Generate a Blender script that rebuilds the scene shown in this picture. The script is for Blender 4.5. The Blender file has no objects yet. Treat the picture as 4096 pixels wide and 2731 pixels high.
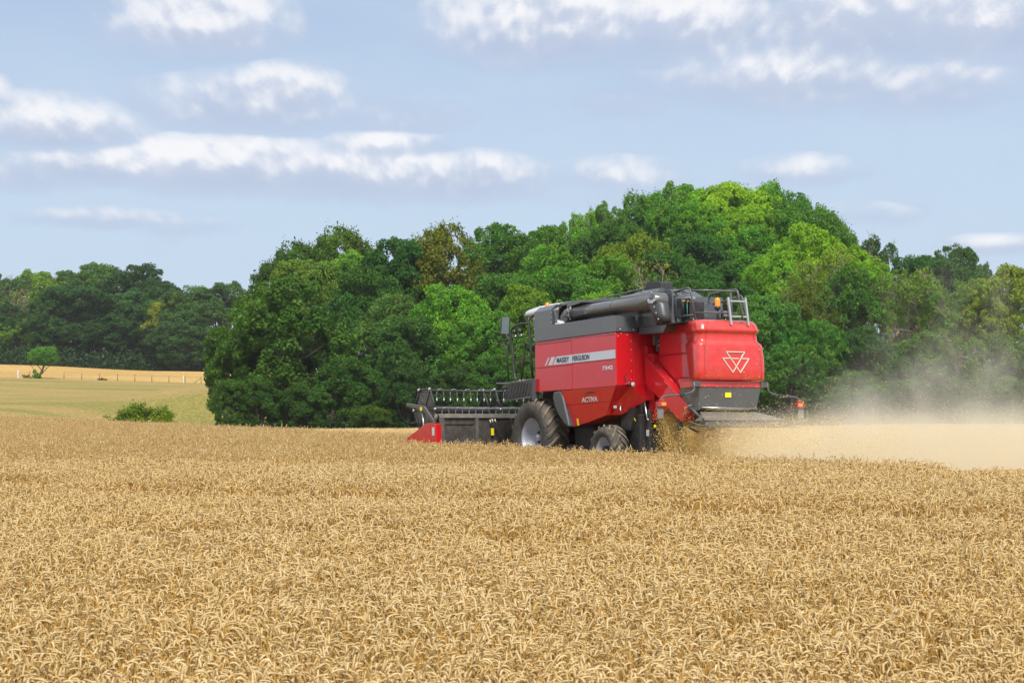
import bpy, math, random
import numpy as np
from mathutils import Matrix, Vector
R = math.radians
SC = bpy.context.scene
COL = SC.collection

# ---------------------------------------------------------------- camera, light, exposure
cam_d = bpy.data.cameras.new("camera"); cam = bpy.data.objects.new("camera", cam_d); COL.objects.link(cam)
cam.location = (0, 0, 0); cam.rotation_euler = (R(90), 0, 0)
cam_d.sensor_width = 36.0; cam_d.lens = 36.0 * 7800 / 4096
cam_d.shift_y = (1600 - 1365.5) / 4096
cam_d.clip_start = 0.3; cam_d.clip_end = 9000
cam_d.dof.use_dof = True; cam_d.dof.focus_distance = 47.0; cam_d.dof.aperture_fstop = 7.1
SC.camera = cam
SUN_EL, SUN_AZ = R(50), R(172)          # azimuth clockwise from +Y (the view direction)
sun_d = bpy.data.lights.new("sun", 'SUN'); sun = bpy.data.objects.new("sun", sun_d); COL.objects.link(sun)
sun_d.energy = 3.7; sun_d.angle = R(20); sun_d.color = (1.0, 0.945, 0.86)
sdir = Vector((math.sin(SUN_AZ) * math.cos(SUN_EL), math.cos(SUN_AZ) * math.cos(SUN_EL), math.sin(SUN_EL)))
sun.rotation_euler = sdir.to_track_quat('Z', 'Y').to_euler()
SC.view_settings.view_transform = 'Standard'; SC.view_settings.look = 'None'
SC.view_settings.exposure = 0.3; SC.view_settings.gamma = 1.0
try: SC.view_settings.use_curve_mapping = False
except Exception: pass
SC.render.engine = 'CYCLES'
cy = SC.cycles
cy.max_bounces = 6; cy.diffuse_bounces = 3; cy.glossy_bounces = 3; cy.transmission_bounces = 4
cy.transparent_max_bounces = 8; cy.volume_bounces = 2; cy.caustics_reflective = False; cy.caustics_refractive = False
cy.volume_step_rate = 1.0; cy.volume_max_steps = 128
cy.use_denoising = True; cy.denoiser = 'OPENIMAGEDENOISE'; cy.denoising_input_passes = 'RGB_ALBEDO_NORMAL'; cy.denoising_prefilter = 'ACCURATE'
cy.sample_clamp_indirect = 6

# ---------------------------------------------------------------- node helper
class NT:
    def __init__(s, tree): s.t = tree; s.n = tree.nodes; s.l = tree.links; s.n.clear()
    def node(s, typ, **kw):
        nd = s.n.new(typ)
        for k, v in kw.items(): setattr(nd, k, v)
        return nd
    def put(s, sock, v):
        if v is None: return
        if isinstance(v, bpy.types.NodeSocket): s.l.new(v, sock)
        else: sock.default_value = v
    def m(s, op, a, b=None, c=None, clamp=False):
        nd = s.node('ShaderNodeMath', operation=op, use_clamp=clamp)
        for i, v in enumerate((a, b, c)):
            if v is not None: s.put(nd.inputs[i], v)
        return nd.outputs[0]
    def mr(s, v, a, b, c=0., d=1., typ='SMOOTHSTEP'):
        nd = s.node('ShaderNodeMapRange', interpolation_type=typ)
        s.put(nd.inputs[0], v)
        for i, x in zip((1, 2, 3, 4), (a, b, c, d)): s.put(nd.inputs[i], x)
        return nd.outputs[0]
    def mix(s, f, a, b, mode='MIX'):
        nd = s.node('ShaderNodeMix', data_type='RGBA', blend_type=mode)
        s.put(nd.inputs[0], f)
        for sock, v in ((nd.inputs[6], a), (nd.inputs[7], b)):
            if isinstance(v, (tuple, list)) and len(v) == 3: v = (*v, 1)
            s.put(sock, v)
        return nd.outputs[2]
    def noise(s, vec, scale, detail=3., rough=.55, typ=None):
        nd = s.node('ShaderNodeTexNoise'); s.put(nd.inputs['Vector'], vec)
        nd.inputs['Scale'].default_value = scale; nd.inputs['Detail'].default_value = detail
        nd.inputs['Roughness'].default_value = rough
        return nd.outputs['Fac']
    def vmul(s, vec, xyz):
        nd = s.node('ShaderNodeVectorMath', operation='MULTIPLY'); s.put(nd.inputs[0], vec); nd.inputs[1].default_value = xyz
        return nd.outputs[0]

# ---------------------------------------------------------------- world: Nishita sky with procedural clouds
def px_dir(px, py):                       # photograph pixel (2352 wide) -> azimuth, elevation
    X = (px * 4096 / 2352 - 2048) / 7800; Z = -(py * 4096 / 2352 - 1600) / 7800
    return math.atan2(X, 1), math.atan2(Z, math.hypot(X, 1))
def make_world():
    w = bpy.data.worlds.new("World"); SC.world = w; w.use_nodes = True
    t = NT(w.node_tree)
    out = t.node('ShaderNodeOutputWorld'); bg = t.node('ShaderNodeBackground')
    sky = t.node('ShaderNodeTexSky', sky_type='NISHITA', sun_disc=False)
    sky.sun_elevation = SUN_EL; sky.sun_rotation = SUN_AZ; sky.air_density = 1.0; sky.dust_density = 1.5; sky.ozone_density = 1.5
    tc = t.node('ShaderNodeTexCoord'); sp = t.node('ShaderNodeSeparateXYZ'); t.l.new(tc.outputs['Generated'], sp.inputs[0])
    X, Y, Z = sp.outputs
    az = t.m('ARCTAN2', X, Y); el = t.m('ARCSINE', t.m('MINIMUM', t.m('MAXIMUM', Z, -1.), 1.))
    cv = t.node('ShaderNodeCombineXYZ'); t.l.new(az, cv.inputs[0]); t.l.new(t.m('MULTIPLY', el, 1.15), cv.inputs[1])
    n1 = t.noise(cv.outputs[0], 24, 8, .54); n2 = t.noise(cv.outputs[0], 9, 4, .55); n3 = t.noise(cv.outputs[0], 95, 5, .6)
    up_ = t.node('ShaderNodeVectorMath', operation='ADD'); t.l.new(cv.outputs[0], up_.inputs[0]); up_.inputs[1].default_value = (.0025, .0075, 0)
    e1 = t.noise(up_.outputs[0], 24, 8, .54); e3 = t.noise(up_.outputs[0], 95, 5, .6)
    emb = t.m('ADD', t.m('MULTIPLY', t.m('SUBTRACT', n1, e1), 2.8), t.m('MULTIPLY', t.m('SUBTRACT', n3, e3), .35))
    wob = t.m('ADD', t.m('MULTIPLY', t.m('SUBTRACT', n1, .5), 3.2), t.m('MULTIPLY', t.m('SUBTRACT', n3, .5), 1.0))
    # billow warp: a second set of coordinates pushed about by noise
    azw = t.m('ADD', az, t.m('MULTIPLY', t.m('SUBTRACT', n2, .5), .05))
    # (centre x, base y, half width, height above base, depth below base, weight, brightness)
    blobs = [(455, 62, 205, 125, 60, 1.0, 1.0), (1230, 68, 235, 130, 75, 1.05, 1.0), (1590, 60, 250, 120, 80, 1.0, .97), (1930, 70, 300, 90, 75, 1.0, .55),
             (2260, 60, 260, 90, 75, .95, .45), (1830, 175, 320, 58, 65, .85, .88), (2130, 195, 210, 55, 60, .75, .80), (560, 245, 230, 62, 58, .85, .85), (630, 212, 140, 52, 38, .95, 1.0),
             (130, 300, 190, 62, 45, .9, .93), (10, 225, 60, 40, 30, .6, .85), (250, 385, 260, 40, 35, .85, .96), (520, 380, 260, 58, 60, .95, .97), (800, 395, 270, 48, 60, .9, .96), (1050, 410, 210, 50, 50, .85, .95),
             (870, 340, 160, 32, 24, .7, .93), (230, 505, 180, 24, 20, .6, .93), (430, 520, 130, 18, 20, .35, .9), (1820, 400, 150, 36, 28, .5, .93), (1420, 410, 160, 40, 30, .45, .92), (1960, 500, 130, 28, 20, .35, .92),
             (2290, 565, 130, 22, 18, .55, .95), (1550, 440, 260, 40, 40, .3, .9), (900, 270, 160, 35, 35, .5, .35), (1420, 240, 100, 26, 26, .4, .3), (60, 395, 150, 36, 40, .7, .8)]
    D = None; Br = None
    for (cx, cyy, rw, up, dn, wt, br) in blobs:
        a0, e0 = px_dir(cx, cyy); s = 4096 / 2352 / 7800
        rw *= 1.04; up *= 1.22; dn *= 1.12
        da = t.m('DIVIDE', t.m('SUBTRACT', azw, a0), rw * s)
        de = t.m('SUBTRACT', el, e0)
        deu = t.m('DIVIDE', t.m('MAXIMUM', de, 0.), up * s); ded = t.m('DIVIDE', t.m('MINIMUM', de, 0.), dn * s)
        q = t.m('ADD', t.m('MULTIPLY', da, da), t.m('ADD', t.m('MULTIPLY', deu, deu), t.m('MULTIPLY', ded, ded)))
        f = t.m('MULTIPLY', t.m('MAXIMUM', t.m('SUBTRACT', 1.58, q), -1.), wt)
        lit = t.m('MULTIPLY', t.mr(t.m('ADD', t.m('ADD', deu, ded), t.m('MULTIPLY', wob, .12)), -.70, 1.0, .0, .92), br)
        wgt = t.m('POWER', t.m('MAXIMUM', t.m('MULTIPLY', f, 1.), .0001), 3.)
        D = f if D is None else t.m('SMOOTH_MAX', D, f, .35)
        Br = (t.m('MULTIPLY', lit, wgt), wgt) if Br is None else (t.m('ADD', Br[0], t.m('MULTIPLY', lit, wgt)), t.m('ADD', Br[1], wgt))
    lit = t.m('DIVIDE', Br[0], t.m('ADD', Br[1], .0002))
    # clouds over the rest of the sky (out of frame): noise on a high layer, whitened to add fill light
    zz = t.m('MAXIMUM', Z, .06)
    pv = t.node('ShaderNodeCombineXYZ'); t.l.new(t.m('DIVIDE', X, zz), pv.inputs[0]); t.l.new(t.m('DIVIDE', Y, zz), pv.inputs[1])
    ng = t.noise(pv.outputs[0], .9, 6, .6)
    near = t.m('MULTIPLY', t.mr(t.m('ABSOLUTE', az), .30, .42), 1.)
    high = t.mr(el, .23, .32); away = t.m('MAXIMUM', near, high)
    gfield = t.m('MULTIPLY', t.m('SUBTRACT', ng, .47), 9.); lowm = t.mr(el, .10, .22, 1, 0)
    gfield = t.m('ADD', t.m('MULTIPLY', gfield, t.m('SUBTRACT', 1., lowm)), t.m('MULTIPLY', t.m('MULTIPLY', t.m('SUBTRACT', n1, .49), 12.), lowm))  # low unseen cloud patches, shaped to give the side panels blotchy reflections
    Dl = t.m('ADD', t.m('MULTIPLY', t.m('ADD', D, t.m('MULTIPLY', wob, .62)), t.m('SUBTRACT', 1., away)), t.m('MULTIPLY', gfield, away))
    dens = t.mr(Dl, -.35, 1.15); crown = t.mr(t.m('SUBTRACT', Dl, t.m('MULTIPLY', t.m('SUBTRACT', 1., lit), 1.35)), -.75, 1.0)
    lit = t.m('ADD', t.m('MULTIPLY', lit, t.m('SUBTRACT', 1., away)), t.m('MULTIPLY', .7, away))
    lit = t.m('ADD', lit, emb, clamp=True)
    veil = t.m('MULTIPLY', t.mr(t.noise(t.vmul(cv.outputs[0], (1, 3, 1)), 7, 5, .55), .35, .75), .55)
    SK = t.mix(1.0, sky.outputs[0], (.085, .085, .085), 'MULTIPLY')
    base = t.mix(t.mr(el, -.02, .22, .85, .80), SK, t.mix(t.mr(el, .10, .215), (.475, .595, .750), (.395, .500, .680)))
    base = t.mix(veil, base, (.46, .565, .70))
    grey = t.mix(n1, (.355, .435, .59), (.47, .545, .685))
    grey = t.mix(t.mr(t.m('ADD', D, t.m('MULTIPLY', wob, .35)), .7, 2.0, 0, .8), grey, (.275, .35, .525))
    ccol = t.mix(t.m('MULTIPLY', crown, t.mr(t.m('ADD', lit, t.m('MULTIPLY', t.m('SUBTRACT', n3, .5), .5)), .05, .85, .30, 1.)), grey, (.80, .795, .81))
    ccol = t.mix(t.m('MULTIPLY', away, .75), ccol, (1.05, 1.05, 1.08))
    fin = t.mix(t.m('MULTIPLY', dens, .90), base, ccol)
    t.l.new(fin, bg.inputs[0]); bg.inputs[1].default_value = 1.0
    t.l.new(bg.outputs[0], out.inputs[0])
    w.cycles.sampling_method = 'MANUAL'; w.cycles.sample_map_resolution = 512
make_world()

# ---------------------------------------------------------------- materials
MATS = {}
def mat(name, col, rough=.5, metal=0., coat=0., bump=0., bscale=40., var=.0, vscale=3., dust=0., spec=.5, emit=None):
    if name in MATS: return MATS[name]
    m = bpy.data.materials.new(name); m.use_nodes = True; t = NT(m.node_tree)
    out = t.node('ShaderNodeOutputMaterial'); b = t.node('ShaderNodeBsdfPrincipled')
    tc = t.node('ShaderNodeTexCoord'); ob = tc.outputs['Object']
    c = (*col, 1)
    nz = t.noise(ob, vscale, 5, .6)
    if var: c = t.mix(t.mr(nz, .3, .7, 0, 1), tuple(x * (1 - var) for x in col), tuple(min(1, x * (1 + var)) for x in col))
    rg = t.m('ADD', rough, t.m('MULTIPLY', t.m('SUBTRACT', nz, .5), .12))
    if dust:                                             # dried dust lying on the surface in blotches, thicker on faces that look up
        geo = t.node('ShaderNodeNewGeometry'); s2 = t.node('ShaderNodeSeparateXYZ'); t.l.new(geo.outputs['Normal'], s2.inputs[0])
        dn = t.mr(t.noise(ob, 7., 8, .7), .40, .75, 0, 1)
        fac = t.m('MULTIPLY', t.m('ADD', t.m('MULTIPLY', dn, .6), t.m('MULTIPLY', t.m('MAXIMUM', s2.outputs[2], 0.), .6)), dust, clamp=True)
        c = t.mix(fac, c, (.36, .29, .19)); rg = t.m('ADD', rg, t.m('MULTIPLY', fac, .5))
    t.put(b.inputs['Base Color'], c); t.put(b.inputs['Roughness'], rg)
    b.inputs['Metallic'].default_value = metal; b.inputs['Coat Weight'].default_value = coat; b.inputs['Coat Roughness'].default_value = .06
    b.inputs['Specular IOR Level'].default_value = spec
    if bump:
        bp = t.node('ShaderNodeBump'); bp.inputs['Strength'].default_value = bump; bp.inputs['Distance'].default_value = .02
        t.l.new(t.noise(ob, bscale, 3 if bscale > 5 else .5, .5), bp.inputs['Height']); t.l.new(bp.outputs[0], b.inputs['Normal'])
        if coat: t.l.new(bp.outputs[0], b.inputs['Coat Normal'])
    if emit:
        b.inputs['Emission Color'].default_value = (*emit, 1); b.inputs['Emission Strength'].default_value = .25
    t.l.new(b.outputs[0], out.inputs[0]); MATS[name] = m; return m
RED = mat('red_paint', (.52, .003, .010), .34, coat=.9, spec=.25, bump=.16, bscale=1.1, var=.05, dust=.07)
RED2 = mat('red_moulded_plastic', (.60, .018, .014), .28, coat=.9, bump=.06, bscale=1.3, var=.05, dust=.22)
GREY = mat('dark_grey_paint', (.080, .088, .094), .34, coat=.5, bump=.12, bscale=1.3, var=.08, dust=.08)
GREY2 = mat('dusty_grey_paint', (.085, .085, .082), .42, coat=.15, var=.1, dust=.42)
AUG = mat('auger_grey_paint', (.085, .088, .088), .3, coat=.5, var=.06, dust=.10)
HEAD = mat('header_grey_paint', (.045, .044, .043), .42, coat=.2, var=.15, dust=.35)
BLACK = mat('black_steel', (.022, .023, .026), .42, var=.1, dust=.15)
TUBE = mat('grey_rail_paint', (.07, .072, .078), .4, coat=.2, dust=.2)
DARK = mat('underbody', (.013, .013, .013), .8, var=.3, dust=.1)
RUB = mat('rubber', (.036, .034, .033), .72, bump=.25, bscale=30, var=.2, dust=.32)
LUGM = mat('worn_rubber_lug', (.045, .042, .038), .72, var=.2, dust=.75)
RIM = mat('silver_rim_paint', (.36, .40, .47), .38, metal=.25, var=.06, dust=.12)
CHROME = mat('bare_metal', (.55, .56, .58), .28, metal=.9)
BOLT = mat('zinc_bolt', (.5, .5, .5), .35, metal=.7)
SILV = mat('silver_decal', (.55, .58, .64), .32, metal=.25)
SILV2 = mat('pale_silver_decal', (.60, .62, .66), .35, metal=.1)
CREAM = mat('champagne_emblem', (.72, .68, .55), .3, metal=.25)
INK = mat('black_lettering', (.018, .02, .03), .4)
INKG = mat('dark_decal', (.03, .022, .022), .4)
WHITE = mat('white_roof_plastic', (.66, .68, .70), .35, coat=.3, var=.04, dust=.12)
YEL = mat('yellow_sticker', (.85, .72, .01), .5)
ORG = mat('orange_lens', (.95, .24, .01), .18, coat=.5, emit=(.9, .18, .0))
REDL = mat('red_lens', (.35, .02, .02), .25, coat=.4, dust=.3)
GLASS = mat('dark_glass', (.05, .06, .055), .06, coat=1., spec=.8)
LAMPG = mat('lamp_glass', (.7, .72, .72), .12, metal=.4)
TEAL = mat('dark_teal_guard', (.012, .035, .042), .35, coat=.3)
LPAD = mat('mudguard_plastic', (.035, .04, .05), .34, coat=.25, dust=.1)
ALU = mat('ladder_aluminium', (.45, .47, .49), .35, metal=.5, dust=.1)
POSTM = mat('weathered_post', (.16, .13, .10), .9, var=.3, vscale=9)
POSTW = mat('white_post_paint', (.62, .60, .57), .7, var=.15)
BARK = mat('bark', (.085, .068, .050), .9, bump=.5, bscale=9, var=.35, vscale=2)
BARKP = mat('pale_bark', (.27, .22, .165), .9, bump=.4, bscale=9, var=.3, vscale=2)
FLAP = mat('grey_rubber_flap', (.16, .165, .17), .5, dust=.3)

def leaf_mat():
    m = bpy.data.materials.new('leaves'); m.use_nodes = True; t = NT(m.node_tree)
    out = t.node('ShaderNodeOutputMaterial'); oi = t.node('ShaderNodeObjectInfo')
    at = t.node('ShaderNodeAttribute', attribute_name='tint')
    tc = t.node('ShaderNodeTexCoord'); n = t.noise(tc.outputs['Object'], .42, 3, .6)
    col = oi.outputs['Color']
    hsv = t.node('ShaderNodeHueSaturation'); t.put(hsv.inputs['Color'], col)
    t.put(hsv.inputs['Hue'], t.m('ADD', .5, t.m('ADD', t.m('MULTIPLY', t.m('SUBTRACT', n, .5), -.07), t.m('MULTIPLY', t.m('SUBTRACT', at.outputs['Fac'], .5), .035))))
    t.put(hsv.inputs['Value'], t.m('MULTIPLY', t.mr(n, .3, .72, .72, 1.30, 'LINEAR'), t.mr(at.outputs['Fac'], 0, 1, .72, 1.32, 'LINEAR')))
    d = t.node('ShaderNodeBsdfPrincipled'); t.l.new(hsv.outputs[0], d.inputs['Base Color']); d.inputs['Roughness'].default_value = .55
    d.inputs['Specular IOR Level'].default_value = .2
    tr = t.node('ShaderNodeBsdfTranslucent'); h2 = t.mix(1., hsv.outputs[0], (1.25, 1.35, .55), 'MULTIPLY'); t.l.new(h2, tr.inputs[0])
    mx = t.node('ShaderNodeMixShader'); mx.inputs[0].default_value = .32
    t.l.new(d.outputs[0], mx.inputs[1]); t.l.new(tr.outputs[0], mx.inputs[2]); t.l.new(mx.outputs[0], out.inputs[0])
    return m
LEAF = leaf_mat()

def wheat_mat(name, c0, c1, c2):
    m = bpy.data.materials.new(name); m.use_nodes = True; t = NT(m.node_tree)
    out = t.node('ShaderNodeOutputMaterial'); oi = t.node('ShaderNodeObjectInfo')
    at = t.node('ShaderNodeAttribute', attribute_name='tint')
    geo = t.node('ShaderNodeNewGeometry')
    n = t.noise(geo.outputs['Position'], .35, 3, .6)
    f = t.m('ADD', t.m('MULTIPLY', at.outputs['Fac'], .85), t.m('MULTIPLY', oi.outputs['Random'], .25))
    c = t.mix(f, c0, c1); c = t.mix(t.mr(n, .35, .75, 0, .45), c, c2)
    d = t.node('ShaderNodeBsdfPrincipled'); t.put(d.inputs['Base Color'], c); d.inputs['Roughness'].default_value = .5
    d.inputs['Specular IOR Level'].default_value = .4
    tr = t.node('ShaderNodeBsdfTranslucent'); t.l.new(c, tr.inputs[0])
    mx = t.node('ShaderNodeMixShader'); mx.inputs[0].default_value = .30
    t.l.new(d.outputs[0], mx.inputs[1]); t.l.new(tr.outputs[0], mx.inputs[2]); t.l.new(mx.outputs[0], out.inputs[0])
    return m
EAR = wheat_mat('wheat_ear', (.52, .35, .12), (.87, .69, .37), (.73, .52, .20))
STEM = wheat_mat('wheat_stem', (.58, .32, .05), (.82, .53, .14), (.70, .41, .08))

# ---------------------------------------------------------------- mesh helpers
def link(o, parent=None):
    COL.objects.link(o)
    if parent is not None: o.parent = parent
    return o
class MB:
    def __init__(s): s.v = []; s.f = []; s.sm = []; s.mi = []
    def add(s, vs, fs, smooth=False, mi=0):
        b = len(s.v); s.v += [tuple(p) for p in vs]; s.f += [tuple(b + i for i in f) for f in fs]; s.sm += [smooth] * len(fs); s.mi += [mi] * len(fs)
        return s
    def hexa(s, p, mi=0):      # 8 points: bottom 4 ccw, top 4 ccw
        return s.add(p, [(3, 2, 1, 0), (4, 5, 6, 7), (0, 1, 5, 4), (1, 2, 6, 5), (2, 3, 7, 6), (3, 0, 4, 7)], mi=mi)
    def box(s, x0, x1, y0, y1, z0, z1, mi=0):
        return s.hexa([(x0, y0, z0), (x1, y0, z0), (x1, y1, z0), (x0, y1, z0), (x0, y0, z1), (x1, y0, z1), (x1, y1, z1), (x0, y1, z1)], mi)
    def prism(s, poly, axis, a, b, mi=0, smooth=False):   # polygon in the two other axes
        def P(u, v, w): return {'y': (u, w, v), 'x': (w, u, v), 'z': (u, v, w)}[axis]
        n = len(poly); vs = [P(u, v, a) for u, v in poly] + [P(u, v, b) for u, v in poly]
        fs = [tuple(range(n))[::-1], tuple(range(n, 2 * n))] + [(i, (i + 1) % n, n + (i + 1) % n, n + i) for i in range(n)]
        return s.add(vs, fs, smooth, mi)
    def tube(s, pts, r, n=8, mi=0, cap=True):
        pts = [Vector(p) for p in pts]; rs = r if isinstance(r, (list, tuple)) else [r] * len(pts)
        vs = []; up = None
        for i, p in enumerate(pts):
            d = (pts[min(i + 1, len(pts) - 1)] - pts[max(i - 1, 0)]).normalized()
            if up is None:
                up = d.orthogonal().normalized()
            up = (up - d * up.dot(d))
            up = up.normalized() if up.length > 1e-6 else d.orthogonal().normalized()
            w = d.cross(up)
            for k in range(n):
                a = 2 * math.pi * k / n; vs.append(p + (up * math.cos(a) + w * math.sin(a)) * rs[i])
        fs = [(i * n + k, i * n + (k + 1) % n, (i + 1) * n + (k + 1) % n, (i + 1) * n + k) for i in range(len(pts) - 1) for k in range(n)]
        s.add(vs, fs, True, mi)
        if cap:
            b = len(s.v) - len(vs)
            s.f += [tuple(b + k for k in range(n))[::-1], tuple(b + (len(pts) - 1) * n + k for k in range(n))]; s.sm += [False] * 2; s.mi += [mi] * 2
        return s
    def lathe(s, prof, org, axis='y', n=48, mi=0):        # prof (radius, along)
        vs = []
        for (r, h) in prof:
            for k in range(n):
                a = 2 * math.pi * k / n; c, d = r * math.cos(a), r * math.sin(a)
                q = {'y': (c, h, d), 'x': (h, c, d), 'z': (c, d, h)}[axis]
                vs.append((org[0] + q[0], org[1] + q[1], org[2] + q[2]))
        fs = [(i * n + k, i * n + (k + 1) % n, (i + 1) * n + (k + 1) % n, (i + 1) * n + k) for i in range(len(prof) - 1) for k in range(n)]
        return s.add(vs, fs, True, mi)
    def rings(s, rings, mi=0, smooth=True, cap=True, closed=True):
        n = len(rings[0]); vs = [p for r in rings for p in r]
        m = n if closed else n - 1
        fs = [(i * n + k, i * n + (k + 1) % n, (i + 1) * n + (k + 1) % n, (i + 1) * n + k) for i in range(len(rings) - 1) for k in range(m)]
        s.add(vs, fs, smooth, mi)
        if cap:
            b = len(s.v) - len(vs)
            s.f += [tuple(b + k for k in range(n))[::-1], tuple(b + (len(rings) - 1) * n + k for k in range(n))]; s.sm += [False] * 2; s.mi += [mi] * 2
        return s
    def build(s, name, m, parent=None, bevel=0., seg=2, fix=True):
        me = bpy.data.meshes.new(name); me.from_pydata(s.v, [], s.f)
        me.polygons.foreach_set('use_smooth', s.sm)
        for mm in (m if isinstance(m, (list, tuple)) else [m]): me.materials.append(mm)
        me.polygons.foreach_set('material_index', s.mi)
        me.update()
        if fix:
            import bmesh
            bm = bmesh.new(); bm.from_mesh(me); bmesh.ops.recalc_face_normals(bm, faces=bm.faces); bm.to_mesh(me); bm.free()
        o = bpy.data.objects.new(name, me); link(o, parent)
        if bevel:
            bv = o.modifiers.new('bevel', 'BEVEL'); bv.width = bevel; bv.segments = seg; bv.limit_method = 'ANGLE'; bv.angle_limit = R(35)
            bv.harden_normals = False
        return o
def arc(p0, p1, p2, n=5):        # rounded corner through p1
    p0, p1, p2 = map(Vector, (p0, p1, p2)); return [tuple(p0 * (1 - t) ** 2 + p1 * 2 * t * (1 - t) + p2 * t * t) for t in [i / n for i in range(n + 1)]]
def bent(pts, r=.1, n=4):        # polyline with rounded corners
    P = [Vector(p) for p in pts]; out = [tuple(P[0])]
    for i in range(1, len(P) - 1):
        a = (P[i - 1] - P[i]); b = (P[i + 1] - P[i]); ra = min(r, a.length * .45); rb = min(r, b.length * .45)
        out += arc(P[i] + a.normalized() * ra, P[i], P[i] + b.normalized() * rb, n)
    return out + [tuple(P[-1])]
def thing(name, label, cat, mtx=None, group=None, loc=None):
    o = bpy.data.objects.new(name, None); COL.objects.link(o); o.empty_display_size = .2
    if mtx is not None: o.matrix_world = mtx
    if loc is not None: o.location = loc
    o['label'] = label; o['category'] = cat
    if group: o['group'] = group
    return o
def tag(o, label, cat, group=None, kind=None):
    if label: o['label'] = label
    if cat: o['category'] = cat
    if group: o['group'] = group
    if kind: o['kind'] = kind
    return o
def np_mesh(name, V, F, mats, attr=None, smooth=False, mi=None):
    me = bpy.data.meshes.new(name); V = np.asarray(V, np.float32); F = np.asarray(F, np.int32)
    k = F.shape[1]
    me.vertices.add(len(V)); me.vertices.foreach_set('co', V.ravel())
    me.loops.add(F.size); me.loops.foreach_set('vertex_index', F.ravel())
    me.polygons.add(len(F)); me.polygons.foreach_set('loop_start', np.arange(len(F), dtype=np.int32) * k)
    if smooth: me.polygons.foreach_set('use_smooth', np.ones(len(F), bool))
    for m in mats: me.materials.append(m)
    if mi is not None: me.polygons.foreach_set('material_index', np.asarray(mi, np.int32))
    me.update(calc_edges=True)
    if attr is not None:
        a = me.attributes.new('tint', 'FLOAT', 'POINT'); a.data.foreach_set('value', np.asarray(attr, np.float32))
    me.validate()
    return me

# ---------------------------------------------------------------- machine frame (local x forward, y left, z up)
yaw, pit, rol = R(29.8), R(2.2), R(.4)
hv = Vector((-math.sin(yaw) * math.cos(pit), math.cos(yaw) * math.cos(pit), -math.sin(pit)))
rv = Vector((math.cos(yaw), math.sin(yaw), -math.tan(rol))); rv -= hv * rv.dot(hv); rv.normalize()
uv = rv.cross(hv)
MM = Matrix(((hv.x, -rv.x, uv.x, 1.80711), (hv.y, -rv.y, uv.y, 47.47087), (hv.z, -rv.z, uv.z, -1.8167), (0, 0, 0, 1)))
MI = np.array(MM.inverted())
def to_local(x, y):
    c, s = math.cos(yaw), math.sin(yaw); dx, dy = x - 1.80711, y - 47.47087
    return -s * dx + c * dy, -(c * dx + s * dy)

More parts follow.
